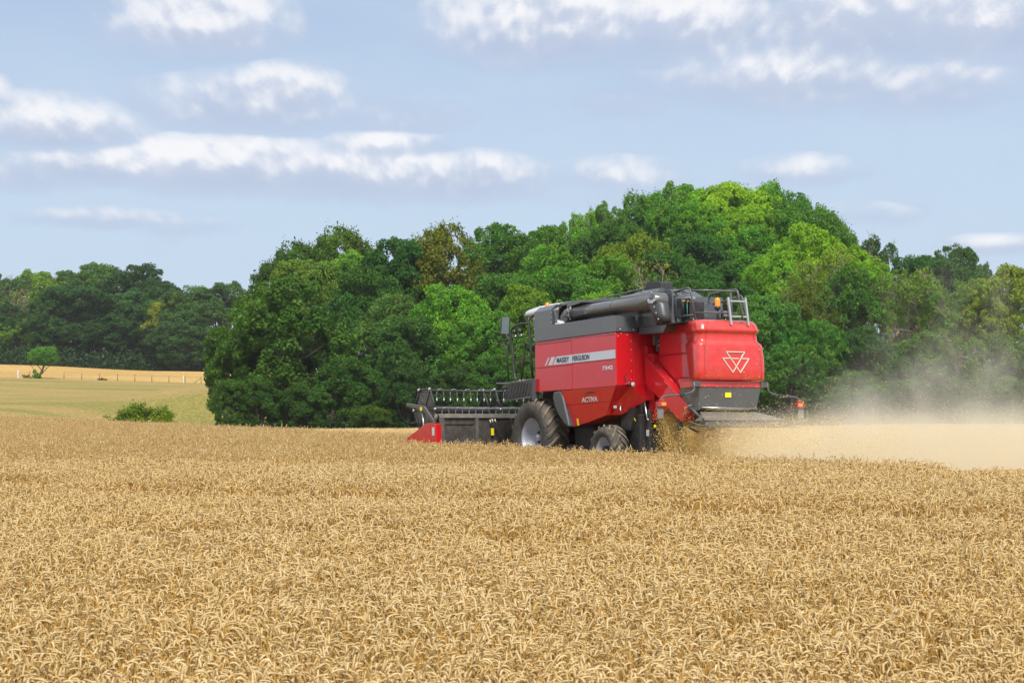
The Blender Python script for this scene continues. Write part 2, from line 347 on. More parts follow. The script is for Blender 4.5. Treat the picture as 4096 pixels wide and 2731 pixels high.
# ---------------------------------------------------------------- trees: where they stand (photo-derived azimuth, top, distance)
# px, top_row, half_width_px (2352-wide photograph), distance, height, kind, colour, label
def boost(c): return (c[0] * 1.85, c[1] * 1.75, c[2] * .85)
DG = (.022, .060, .016); MG = (.040, .105, .018); BG = (.070, .170, .018); YG = (.150, .230, .016); OG = (.075, .110, .022)
BL = (.032, .080, .034); GO = (.074, .092, .013); LG = (.085, .155, .026); FD = (.020, .055, .024); FM = (.036, .085, .032); OL = (.10, .125, .03); DD = (.016, .048, .014)
TREES = [
 # the far wood on the left
 (18, 600, 42, 455, 19, 'sparse', FM, 'tall airy tree cut by the left edge of the photo, sky showing through it'),
 (100, 612, 60, 462, 19, 'ash', LG, 'yellowish green crown in the far left wood, second along its skyline'),
 (50, 655, 50, 445, 15, 'dead', (.09, .10, .05), 'half bare tree with reddish grey branches at left end of far wood'),
 (52, 735, 40, 438, 9, 'ash', (.075, .15, .03), 'small pale green tree standing low at left end of far wood'),
 (8, 700, 36, 440, 13, 'oak', FD, 'dark green tree low against the left edge of the photo'),
 (185, 640, 82, 440, 17, 'oak', FD, 'broad dark domed tree bulging forward from middle of far left wood'),
 (185, 606, 55, 466, 20, 'ash', FM, 'mid green crown on the skyline behind the dark domed tree'),
 (255, 600, 60, 464, 20, 'ash', (.045, .10, .03), 'fresh green crown at the highest point of the far left wood'),
 (330, 604, 50, 458, 20, 'oak', FD, 'dark crown forming the right shoulder of the far wood skyline'),
 (312, 655, 70, 444, 17, 'oak', (.026, .068, .028), 'big dark green tree right of the domed tree in far wood'),
 (372, 655, 34, 450, 15, 'oak', FD, 'narrow dark tree in the dip of the far left skyline'),
 (395, 690, 32, 436, 13, 'beech', (.13, .15, .018), 'small tree with yellow leaves showing at edge of far wood gap'),
 (440, 652, 56, 432, 16, 'ash', FM, 'blue green tree just right of the gap in the far wood'),
 (505, 640, 55, 428, 16, 'ash', (.035, .082, .038), 'grey green tree far behind, touching left edge of the big oak'),
 (420, 735, 60, 424, 11, 'oak', (.03, .074, .036), 'low rounded grey green tree at right end of far wood'),
 (250, 720, 60, 436, 12, 'oak', FD, 'low dark tree filling the foot of the far wood'),
 (120, 725, 60, 436, 11, 'oak', FD, 'low dark tree behind the lone hawthorn in the far wood'),
 (345, 740, 55, 434, 11, 'oak', DD, 'low dark tree at the shadowy foot of far wood near its gap'),
 # the main wood
 (665, 622, 158, 186, 15.5, 'oak', (.036, .086, .016), 'huge spreading dark green oak at left end of the main wood'),
 (540, 728, 62, 190, 11, 'oak', (.036, .082, .014), 'dark leafy tree making the left flank of the main wood'),
 (655, 574, 48, 226, 15.5, 'beech', (.024, .055, .014), 'dark spiky topped tree at left end of the main skyline'),
 (698, 550, 50, 232, 17, 'beech', (.030, .070, .014), 'dark ragged crown second from left on the main skyline'),
 (715, 560, 58, 218, 16, 'ash', (.075, .13, .028), 'olive green feathery tree rising just above the huge oak'),
 (795, 515, 52, 240, 18, 'beech', (.045, .085, .014), 'dark crown with ragged top left of the rounded dark oak'),
 (800, 555, 58, 226, 16, 'ash', (.070, .16, .026), 'light green tree between the olive tree and the dark oak'),
 (905, 504, 72, 222, 19, 'oak', (.020, .066, .018), 'rounded very dark oak on skyline left of the golden beech'),
 (850, 600, 62, 206, 16, 'oak', (.026, .076, .018), 'dark green tree standing directly under the rounded dark oak'),
 (1015, 508, 92, 224, 19, 'beech', GO, 'golden brown beech on the skyline above the reel'),
 (905, 655, 50, 198, 14, 'ash', (.050, .105, .034), 'grey green slender tree below the golden beech at left'),
 (935, 705, 88, 186, 13, 'ash', (.030, .080, .026), 'dark bluish ash in front row between oak and bright ash'),
 (1045, 614, 108, 190, 15, 'ash', (.065, .170, .022), 'tall bright green ash directly above the header reel'),
 (1120, 700, 78, 184, 12, 'ash', (.045, .125, .020), 'green ash in front row left of the cab mirror'),
 (1150, 500, 75, 256, 19, 'oak', (.040, .105, .018), 'mid green crown on skyline just right of the golden beech'),
 (1165, 590, 72, 214, 16, 'oak', (.040, .100, .022), 'dull green tree right of the golden beech, halfway down'),
 (1255, 482, 70, 262, 19, 'ash', (.042, .105, .018), 'green crown where the skyline starts to climb above the cab'),
 (1210, 640, 74, 198, 14, 'ash', (.070, .140, .016), 'yellowish green tree right behind the white cab roof'),
 (1260, 540, 88, 228, 17, 'ash', (.058, .150, .018), 'light green feathery tree above the cab roof'),
 (1335, 448, 48, 276, 18, 'sparse', (.075, .185, .018), 'small bright airy tree left of the aspen pair on the skyline'),
 (1400, 420, 54, 282, 20, 'sparse', (.050, .125, .022), 'airy rounded aspen standing clear on the skyline above the auger'),
 (1330, 590, 74, 208, 15, 'oak', (.042, .115, .020), 'mid green tree above the middle of the auger'),
 (1395, 505, 88, 246, 18, 'oak', (.030, .080, .018), 'dark green crown under the airy aspen'),
 (1390, 560, 70, 220, 16, 'ash', (.060, .150, .018), 'light green tree left of the yellow tipped maple'),
 (1455, 520, 48, 228, 17, 'beech', (.085, .130, .012), 'green maple with yellow tips beneath the dark hillside trees'),
 (1370, 655, 70, 196, 12, 'ash', (.090, .190, .018), 'low bright yellow green tree just above the unloading auger'),
 (1290, 690, 60, 190, 10, 'oak', (.040, .100, .018), 'low green tree behind the front of the unloading auger'),
 (1450, 668, 46, 194, 10, 'oak', (.030, .085, .016), 'low dark tree behind the mesh intake, left of bare branches'),
 (1490, 562, 66, 205, 14, 'dead', (.11, .12, .05), 'half dead tree with pale bare branches above the engine deck'),
 (1545, 620, 40, 200, 12, 'bare', (.11, .12, .05), 'small dead tree of bare pale twigs beside the half dead tree'),
 (1500, 425, 52, 276, 19, 'poplar', (.048, .125, .020), 'dark green poplar at the left shoulder of the hilltop'),
 (1575, 394, 60, 280, 20, 'ash', (.060, .155, .020), 'broad green tree on top of the hill, left of the bright one'),
 (1640, 394, 44, 276, 19, 'ash', (.088, .205, .014), 'vivid green tree touching the yellow one at the hilltop'),
 (1690, 398, 46, 270, 20, 'ash', (.140, .250, .012), 'brightest yellow green tree at the top of the hill'),
 (1740, 402, 50, 284, 20, 'poplar', (.070, .170, .016), 'green poplar peeking just right of the yellow hilltop tree'),
 (1785, 396, 64, 276, 20, 'oak', (.042, .115, .020), 'dark tree forming the right end of the hilltop'),
 (1545, 438, 60, 262, 18, 'ash', (.045, .120, .020), 'green leafy tree filling the hilltop between the left shoulder and the broad hilltop tree'),
 (1625, 448, 62, 260, 18, 'ash', (.060, .160, .016), 'fresh green tree just under the vivid green hilltop tree'),
 (1715, 450, 62, 258, 18, 'ash', (.100, .200, .014), 'lime green tree just under the brightest hilltop tree'),
 (1795, 455, 60, 258, 18, 'ash', (.050, .135, .018), 'green tree just under the dark right end of the hilltop'),
 (1838, 440, 56, 268, 19, 'poplar', (.040, .110, .022), 'dark green tree stepping down right of the hilltop'),
 (1905, 490, 56, 262, 18, 'poplar', (.050, .125, .020), 'green tree on the right slope of the hill behind the vivid maple'),
 (1455, 462, 60, 266, 18, 'oak', (.040, .105, .020), 'green tree in the dip between airy aspen and hilltop'),
 (1600, 500, 88, 246, 18, 'oak', (.022, .068, .016), 'very dark tree on hillside below the vivid green hilltop trees'),
 (1540, 560, 70, 224, 16, 'oak', (.030, .090, .018), 'deep green tree right of the half dead tree, halfway up'),
 (1640, 580, 84, 210, 15, 'oak', (.026, .080, .018), 'dark green tree above the engine railings'),
 (1720, 500, 66, 250, 17, 'ash', (.050, .145, .018), 'green tree between dark hillside tree and yellow green maple'),
 (1590, 665, 62, 188, 9, 'oak', (.030, .085, .018), 'low dark tree right behind the engine deck railings'),
 (1860, 478, 96, 240, 18, 'ash', (.110, .215, .012), 'large vivid yellow green maple right of the hilltop'),
 (1770, 560, 62, 226, 15, 'ash', (.085, .190, .014), 'bright green tree left of the olive tree with forked limbs'),
 (1885, 545, 74, 212, 15, 'thin', (.105, .155, .030), 'olive green tree with forked limbs showing through its crown'),
 (1965, 545, 64, 236, 16, 'ash', (.095, .195, .014), 'bright green tree sloping down right from the vivid maple'),
 (1955, 600, 84, 206, 14, 'oak', (.040, .105, .020), 'mid green tree right of the olive forked tree'),
 (2005, 508, 34, 262, 19, 'sparse', (.032, .072, .030), 'slim dark tree with see-through top right of the vivid maple'),
 (2055, 600, 58, 218, 14, 'thin', (.065, .120, .030), 'thin brownish green tree below the slim dark tree'),
 (2120, 550, 60, 240, 17, 'oak', (.024, .070, .024), 'dark rounded tree on the low skyline at right'),
 (2190, 556, 40, 242, 17, 'oak', (.030, .078, .026), 'smaller dark skyline tree next to the dark rounded one at right'),
 (2250, 562, 46, 246, 17, 'sparse', (.034, .075, .034), 'airy grey green tree on the right skyline'),
 (2325, 566, 42, 246, 17, 'sparse', (.036, .078, .038), 'airy tree on the skyline against the right edge of the photo'),
 (2110, 594, 78, 206, 14, 'thin', (.075, .130, .026), 'olive tree with pale limbs in the middle of the right wood'),
 (2190, 620, 66, 200, 13, 'thin', (.060, .125, .024), 'twiggy olive tree left of the tall yellow green one at right'),
 (2310, 596, 84, 196, 14, 'ash', (.110, .155, .024), 'tall yellow green tree at right edge of the photo'),
 (1760, 655, 92, 184, 13, 'ash', (.045, .125, .032), 'blue green ash directly right of the rear railings'),
 (1850, 640, 50, 196, 13, 'beech', (.055, .085, .014), 'brownish green tree above the gap between the two front ashes'),
 (1885, 705, 88, 182, 12, 'ash', (.038, .115, .022), 'green ash in front row, second right of the red hood'),
 (1820, 780, 78, 176, 9, 'ash', (.036, .098, .022), 'low green tree just right of the red rear hood'),
 (2000, 735, 84, 180, 11, 'oak', (.026, .072, .026), 'dark tree behind the first rising wisp of dust'),
 (2110, 740, 80, 182, 11, 'ash', (.050, .110, .026), 'mid green tree behind the tallest column of dust'),
 (2215, 735, 80, 180, 11, 'thin', (.058, .110, .026), 'thin brown green tree with dark trunk behind dust at right'),
 (2320, 745, 76, 180, 11, 'oak', (.045, .090, .026), 'dull green tree low at the right edge of the photo'),
 (1960, 840, 80, 172, 7, 'ash', (.040, .095, .028), 'low shrubby tree half lost in the dust behind the tail lamp'),
 (2090, 850, 78, 172, 7, 'oak', (.036, .085, .028), 'low bushy tree behind the dust in the middle of the right side'),
 (2220, 850, 78, 172, 7, 'oak', (.038, .088, .028), 'low bushy tree behind thinning dust toward the right edge'),
 (2330, 855, 66, 172, 7, 'ash', (.05, .10, .03), 'low light green bushy tree at far right behind the dust'),
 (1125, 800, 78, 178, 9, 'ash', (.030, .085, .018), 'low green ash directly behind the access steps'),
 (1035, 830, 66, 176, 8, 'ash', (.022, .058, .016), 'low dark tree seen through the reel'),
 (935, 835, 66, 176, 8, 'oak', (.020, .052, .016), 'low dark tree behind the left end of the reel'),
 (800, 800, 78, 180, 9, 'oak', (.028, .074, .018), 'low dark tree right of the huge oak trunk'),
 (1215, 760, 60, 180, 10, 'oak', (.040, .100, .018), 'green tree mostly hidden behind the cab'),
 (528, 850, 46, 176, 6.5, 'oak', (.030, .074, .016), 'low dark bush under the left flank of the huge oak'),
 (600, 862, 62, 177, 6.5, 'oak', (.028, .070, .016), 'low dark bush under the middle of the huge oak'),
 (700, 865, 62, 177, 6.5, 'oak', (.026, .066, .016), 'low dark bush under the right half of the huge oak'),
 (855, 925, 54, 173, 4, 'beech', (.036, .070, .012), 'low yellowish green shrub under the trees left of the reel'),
]
def dirpt(px, d): return ((px * 4096 / 2352 - 2048) / 7800 * d, d)
def rowz(row, d): return -(row * 4096 / 2352 - 1600) / 7800 * d
for i_, t_ in enumerate(TREES):               # the far wood stands on the rising field edge
    if t_[3] > 400:
        zb_ = (150 - 36 * t_[0] / 470) / 7800 * 448 - .5
        TREES[i_] = (t_[0], t_[1] - 9) + t_[2:4] + (max(5., rowz(t_[1] - 9, t_[3]) - zb_),) + t_[5:]
TB = []
for (px, top, rp, d, H, *_ ) in TREES:
    x, y = dirpt(px, d); TB.append((x, y, rowz(top, d) - H))
TB = np.array(TB)
# ---------------------------------------------------------------- terrain
_ys = np.array([-60, 0, 9, 12, 18, 23, 29, 36, 43, 51, 60, 80, 98, 115, 150, 200, 250, 350, 450, 600, 1500, 6000.])
_zs = np.array([-3.2, -2.95, -2.62, -2.49, -2.22, -2.02, -1.875, -1.82, -1.80, -1.78, -1.80, -1.72, -1.55, -1.8, -1.7, -.45, .75, 3.45, 7.6, 11, 22, 60.])
_fy = np.linspace(-60, 700, 3801); _fz = np.interp(_fy, _ys, _zs)
_k = np.hanning(21); _k /= _k.sum(); _fz = np.convolve(np.pad(_fz, 10, 'edge'), _k, 'valid')
def terrain(x, y):
    x = np.asarray(x, float); y = np.asarray(y, float)
    z = np.where(y < 690, np.interp(y, _fy, _fz), np.interp(y, _ys, _zs))
    u = x / np.maximum(y, 30)
    z = z + np.clip((y - 220) / 200, 0, 1) * np.clip(-u - .2, -.25, .1) * 16 * np.clip(1.4 - y / 1500, 0, 1)
    z = z + .25 * np.clip(x / 25, 0, 1) * np.clip((y - 60) / 35, 0, 1) * np.clip((130 - y) / 20, 0, 1)
    z = z - 2.2 * np.clip((y - 108) / 35, 0, 1) * np.clip((200 - y) / 25, 0, 1) * np.clip((u + .17) / .06, 0, 1)
    z = z + .03 * np.sin(x * .5 + 1) * np.sin(y * .31) * (y < 110)
    w0 = np.ones_like(z) * .08; s = z * w0
    far = y > 150
    if np.any(far):
        xf, yf = x[far] if x.ndim else x, y[far] if y.ndim else y
        d2 = (np.ravel(xf)[:, None] - TB[None, :, 0]) ** 2 + (np.ravel(yf)[:, None] - TB[None, :, 1]) ** 2
        wt = np.exp(-d2 / 9. ** 2); a = (wt * TB[None, :, 2]).sum(1); b = wt.sum(1)
        if x.ndim: s[far] += a.reshape(s[far].shape); w0[far] += b.reshape(w0[far].shape); z = s / w0
        else: z = (s + a[0]) / (w0 + b[0])
    lx, ly = to_local(x, y)                       # firm level ground under the machine
    pz = np.asarray(-1.8167 + lx * hv.z - ly * rv.z) - .004
    def sb(v, a, b, k): return np.clip((v - a) / k, 0, 1) * np.clip((b - v) / k, 0, 1)
    w = sb(lx, -7.5, 5.5, 2.) * sb(ly, -3.4, 2.7, .8)
    return z * (1 - w) + pz * w
def lines(segs):
    out = [segs[0][0]]
    for a, b, n in segs: out += list(np.linspace(a, b, n + 1)[1:])
    return np.array(out)
GX = lines([(-2600, -300, 12), (-300, -130, 34), (-130, 100, 230), (100, 300, 30), (300, 2600, 12)])
GY = lines([(-60, 9, 8), (9, 112, 206), (112, 350, 119), (350, 470, 60), (470, 700, 20), (700, 6000, 12)])
def sheet(name, m, sel, dz, kind='structure'):
    XX, YY = np.meshgrid(GX, GY); ZZ = terrain(XX, YY) + dz
    nx, ny = len(GX), len(GY)
    cx = (GX[:-1] + GX[1:]) / 2; cyy = (GY[:-1] + GY[1:]) / 2; CX, CY = np.meshgrid(cx, cyy)
    J, I = np.nonzero(sel(CX, CY)); a = J * nx + I
    F = np.stack([a, a + 1, a + nx + 1, a + nx], 1)
    V = np.stack([XX.ravel(), YY.ravel(), ZZ.ravel()], 1)
    used = np.unique(F); rm = np.zeros(len(V), int); rm[used] = np.arange(len(used))
    me = np_mesh(name, V[used], rm[F], [m], smooth=True)
    o = bpy.data.objects.new(name, me); link(o); o['kind'] = kind; return o
def ground_mat(name, cols, s1, s2, bump=.5, stretch=(1, 1, 1)):
    m = bpy.data.materials.new(name); m.use_nodes = True; t = NT(m.node_tree)
    out = t.node('ShaderNodeOutputMaterial'); b = t.node('ShaderNodeBsdfPrincipled'); geo = t.node('ShaderNodeNewGeometry')
    p = t.vmul(geo.outputs['Position'], stretch)
    a = t.noise(p, s1, 5, .65); c = t.noise(p, s2, 4, .7); e = t.noise(p, s1 * .23, 3, .5)
    col = t.mix(t.mr(a, .3, .7), cols[0], cols[1]); col = t.mix(t.mr(e, .42, .66), col, cols[2]); col = t.mix(t.mr(c, .35, .7, 0, .55), col, cols[3])
    fi = t.noise(t.vmul(geo.outputs['Position'], (1, .35, 1)), 3.4, 3, .75); col = t.mix(t.mr(fi, .35, .66, 0, .85), col, t.mix(1., col, (.62, .66, .58), 'MULTIPLY'))
    t.put(b.inputs['Base Color'], col); b.inputs['Roughness'].default_value = .95; b.inputs['Specular IOR Level'].default_value = .1
    bp = t.node('ShaderNodeBump'); bp.inputs['Strength'].default_value = bump; bp.inputs['Distance'].default_value = .15; t.l.new(c, bp.inputs['Height']); t.l.new(bp.outputs[0], b.inputs['Normal'])
    t.l.new(b.outputs[0], out.inputs[0]); return m
G_SOIL = ground_mat('soil_and_straw', [(.44, .29, .12), (.54, .38, .17), (.48, .33, .15), (.30, .19, .08)], 1.2, 14)
G_MEAD = ground_mat('dry_meadow_grass', [(.40, .285, .105), (.34, .25, .08), (.225, .215, .05), (.46, .32, .13)], .22, 2.6, .9, (.45, 1.3, 1))
G_GOLD = ground_mat('ripe_crop_far_off', [(.60, .38, .13), (.70, .45, .17), (.52, .33, .11), (.38, .23, .08)], .10, .9, .8, (.6, 1.2, 1))
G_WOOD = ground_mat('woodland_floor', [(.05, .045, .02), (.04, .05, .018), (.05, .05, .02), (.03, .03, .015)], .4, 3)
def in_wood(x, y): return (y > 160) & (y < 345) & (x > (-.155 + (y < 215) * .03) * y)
sheet('ground', G_MEAD, lambda x, y: (y < -900) | (y > 470) | (np.abs(x) > 130) | ((y < 9)), 0.)
sheet('wheat_field_soil', G_SOIL, lambda x, y: (y >= 9) & (y < 100) & (np.abs(x) <= 130), 0.)
sheet('meadow', G_MEAD, lambda x, y: (y >= 100) & (y < 350) & (np.abs(x) <= 130) & ~in_wood(x, y), 0.)
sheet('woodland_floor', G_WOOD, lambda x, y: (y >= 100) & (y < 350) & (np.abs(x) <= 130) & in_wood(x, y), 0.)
sheet('golden_field', G_GOLD, lambda x, y: (y >= 350) & (y < 470) & (np.abs(x) <= 130), 0.)

# ---------------------------------------------------------------- tree crowns
def unit(rng, n):
    v = rng.normal(size=(n, 3)); return v / np.linalg.norm(v, axis=1, keepdims=True)
def quads(rng, P, N, size, asp=.55):
    n = len(P); a = unit(rng, n); T = np.cross(N, a); T /= np.linalg.norm(T, axis=1, keepdims=True) + 1e-9; B = np.cross(N, T)
    s = (size * rng.uniform(.6, 1.35, n))[:, None]
    V = np.stack([P - T * s, P - B * s * asp + N * s * .12, P + T * s, P + B * s * asp + N * s * .12], 1).reshape(-1, 3)
    return V, np.arange(n * 4).reshape(-1, 4)
KINDS = {  # lobes, clumps per lobe, leaves per clump, clump radius, leaf size, lobe radius, vertical shape, skin depth
 'oak':    dict(lob=26, cl=22, lv=84, cr=.76, ls=.16, lr=.36, up=.25),
 'ash':    dict(lob=24, cl=22, lv=76, cr=.70, ls=.155, lr=.38, up=.5),
 'beech':  dict(lob=28, cl=26, lv=54, cr=.58, ls=.155, lr=.37, up=.6),
 'poplar': dict(lob=26, cl=22, lv=66, cr=.60, ls=.16, lr=.33, up=1.1),
 'sparse': dict(lob=17, cl=16, lv=48, cr=.60, ls=.17, lr=.30, up=.5),
 'thin':   dict(lob=18, cl=17, lv=44, cr=.62, ls=.15, lr=.34, up=.4),
 'dead':   dict(lob=9, cl=9, lv=22, cr=.50, ls=.16, lr=.34, up=.4),
}
def crown_mesh(kind, seed):               # crown 6 m radius, 15 m tall tree
    k = KINDS[kind]; rng = np.random.default_rng(seed); Rr = 6.; H = 15.
    zc, rz = (7.6, 7.0) if kind != 'poplar' else (8.0, 7.0)
    L = []
    while len(L) < k['lob']:
        d = unit(rng, 1)[0]; d[2] = abs(d[2]) if rng.random() < .55 else d[2]
        rad = rng.uniform(.5, .74) if len(L) > 4 else rng.uniform(.1, .4)
        wz = 1.0 if d[2] > 0 else 1.05
        p = np.array([d[0] * Rr * rad, d[1] * Rr * rad, zc + d[2] * rz * rad * wz])
        if all(np.linalg.norm(p - q[0]) > Rr * .28 for q in L) or rng.random() < .12: L.append((p, Rr * k['lr'] * rng.uniform(.72, 1.12)))
    P = []; N = []; TI = []
    for (c, lr) in L:
        out = c - np.array([0, 0, zc - 1]); out /= np.linalg.norm(out) + 1e-6
        d = unit(rng, k['cl'] * 3); score = d @ out + d[:, 2] * .5 + rng.normal(size=len(d)) * .35
        d = d[np.argsort(-score)[:k['cl']]]
        lt = rng.normal() * .10
        for q in d:
            cc = c + q * lr * rng.uniform(.72, 1.08) * np.array([1, 1, .92])
            n = int(k['lv'] * rng.uniform(.6, 1.4)); u = unit(rng, n)
            m = u @ q < -.35; u[m] *= -1
            cr = k['cr'] * rng.uniform(.65, 1.3)
            pts = cc + u * (cr * rng.uniform(.45, 1.05, n) ** .7)[:, None] * np.array([1, 1, .75 if k['up'] < 1 else 1.15])
            if k['up'] >= .6:                # upright sprays on top
                j = rng.random(n) < .18; pts[j, 2] += rng.uniform(0, 1, j.sum()) * cr * 1.1
            nn = u * .6 + unit(rng, n) * .75 + np.array([0, 0, .35]); nn /= np.linalg.norm(nn, axis=1, keepdims=True)
            P.append(pts); N.append(nn); TI.append(np.clip(.5 + lt + rng.normal() * .10 + rng.normal(size=n) * .16, 0, 1))
    P = np.concatenate(P); N = np.concatenate(N); TI = np.concatenate(TI)
    V, F = quads(rng, P, N, k['ls'])
    me = np_mesh('crown', V, F, [LEAF], np.repeat(TI, 4)); 
    return me, L
def trunk_mesh(L, seed, kind):
    rng = random.Random(seed); mb = MB(); top = 8.5
    n = 7; pts = [(rng.uniform(-.12, .12) * i, rng.uniform(-.12, .12) * i, top * i / n) for i in range(n + 1)]
    mb.tube(pts, [.42 * (1 - .09 * i) for i in range(n + 1)], 8)
    bare = kind in ('dead', 'bare', 'thin', 'sparse')
    for (c, lr) in L:
        z0 = min(c[2] - .6, rng.uniform(2.6, 8.2)); z0 = max(z0, 2.)
        i = z0 / top * n; b = pts[min(int(i), n)]
        p0 = Vector((b[0], b[1], z0)); p3 = Vector(c)
        mid = p0.lerp(p3, .5) + Vector((rng.uniform(-.5, .5), rng.uniform(-.5, .5), rng.uniform(-.3, .4)))
        tip = p3 + (p3 - mid) * .35
        mb.tube([p0, p0.lerp(mid, .5) + Vector((0, 0, .15)), mid, p3, tip], [.17, .14, .11, .06, .02], 6)
        for j in range(9 if bare else 3):
            q = mid.lerp(tip, rng.random()); e = q + Vector((rng.uniform(-1, 1), rng.uniform(-1, 1), rng.uniform(-.2, 1.1))) * (1.5 if bare else 1.)
            m2 = q.lerp(e, .5) + Vector((rng.uniform(-.25, .25), rng.uniform(-.25, .25), rng.uniform(0, .2)))
            mb.tube([q, m2, e], [.055, .035, .012], 4, cap=False)
            if bare:
                for _ in range(4):
                    e2 = m2 + Vector((rng.uniform(-1, 1), rng.uniform(-1, 1), rng.uniform(0, 1.2))) * .9
                    mb.tube([m2, m2.lerp(e2, .5) + Vector((.08, 0, .1)), e2], [.028, .02, .008], 3, cap=False)
    me = bpy.data.meshes.new('trunk'); me.from_pydata([tuple(v) for v in mb.v], [], mb.f); me.polygons.foreach_set('use_smooth', mb.sm)
    me.materials.append(BARKP if bare else BARK); me.update(); return me
VAR = {}
for ki, (kn, cnt) in enumerate([('oak', 4), ('ash', 4), ('beech', 2), ('poplar', 2), ('sparse', 2), ('thin', 2), ('dead', 1)]):
    VAR[kn] = []
    for s in range(cnt):
        cm, L = crown_mesh(kn, 100 * ki + s + 7); VAR[kn].append((cm, trunk_mesh(L, 31 * ki + s, kn)))
VAR['bare'] = [(None, trunk_mesh(crown_mesh('dead', 901)[1], 77, 'bare'))]
rt = random.Random(5)
def tree(x, y, zb, H, rw, kind, col, label, cat='tree', group=None, name='tree', idx=0, rot=None):
    t = thing(name, label, cat, loc=(x, y, zb), group=group)
    cm, tm = VAR[kind][idx % len(VAR[kind])]
    sx = rw / 6.4; sz = H / 15.0
    a = rt.uniform(0, 6.28) if rot is None else rot
    t.rotation_euler = (0, 0, a)
    tr = bpy.data.objects.new('trunk', tm); link(tr, t); tr.scale = (sx, sx, sz)
    if cm:
        c = bpy.data.objects.new('crown', cm); link(c, t); c.scale = (sx, sx, sz); c.color = (*boost(col), 1)
    return t
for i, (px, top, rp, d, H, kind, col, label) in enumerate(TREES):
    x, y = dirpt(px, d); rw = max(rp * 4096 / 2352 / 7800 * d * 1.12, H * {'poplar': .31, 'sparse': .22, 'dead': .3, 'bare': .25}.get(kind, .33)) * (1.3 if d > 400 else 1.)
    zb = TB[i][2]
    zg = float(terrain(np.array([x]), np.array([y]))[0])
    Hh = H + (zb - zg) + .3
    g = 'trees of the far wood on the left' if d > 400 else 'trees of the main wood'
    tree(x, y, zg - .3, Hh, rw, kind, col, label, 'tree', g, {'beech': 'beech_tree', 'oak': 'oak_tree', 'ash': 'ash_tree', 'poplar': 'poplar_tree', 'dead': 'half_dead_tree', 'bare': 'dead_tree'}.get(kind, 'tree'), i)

def zt(x, y): return float(terrain(np.array([x]), np.array([y]))[0])
def foliage_shell(name, label, cat, x, y, w, dpt, h, col, n, ls, seed, kind='thing', skirt=True, parts=True):
    """a bush: stems and a leafy mass with twig sprays"""
    rng = np.random.default_rng(seed); z0 = zt(x, y)
    t = thing(name, label, cat, loc=(x, y, z0 - .05))
    P = []; N = []; TI = []
    ncl = max(20, n // 45)
    for _ in range(ncl):
        u = unit(rng, 1)[0]; u[2] = abs(u[2]); c = u * np.array([w / 2, dpt / 2, h]) * rng.uniform(.5, .92) * (1 + .15 * math.sin(u[0] * 7 + seed))
        m = 45; uu = unit(rng, m); cr = min(h * .24, .6) * rng.uniform(.6, 1.3)
        pts = c + uu * cr * rng.uniform(.3, 1.1, m)[:, None]; j = rng.random(m) < .15; pts[j] += (u * np.array([.8, .8, .6]) * cr)[None] * rng.uniform(0, 1.3, (j.sum(), 1))
        nn = uu * .6 + unit(rng, m) * .8 + np.array([0, 0, .3]); nn /= np.linalg.norm(nn, axis=1, keepdims=True)
        P.append(pts); N.append(nn); TI.append(np.clip(.5 + rng.normal() * .15 + rng.normal(size=m) * .15, 0, 1))
    P = np.concatenate(P); P[:, 2] = np.maximum(P[:, 2], .02); V, F = quads(rng, P, np.concatenate(N), ls)
    me = np_mesh('foliage', V, F, [LEAF], np.repeat(np.concatenate(TI), 4)); o = bpy.data.objects.new('foliage', me); link(o, t); o.color = (col[0] * 1.7, col[1] * 1.7, col[2] * 1.2, 1)
    mb = MB(); r2 = random.Random(seed)
    for k in range(9):
        a = r2.uniform(0, 6.28); q = r2.uniform(.3, .8)
        e = (math.cos(a) * w / 2 * q, math.sin(a) * dpt / 2 * q, h * r2.uniform(.5, .85))
        mb.tube([(math.cos(a) * .1, math.sin(a) * .1, -.05), (e[0] * .4, e[1] * .4, e[2] * .6), e], [.05, .035, .012], 5)
    mb.build('stem', BARK, t); return t
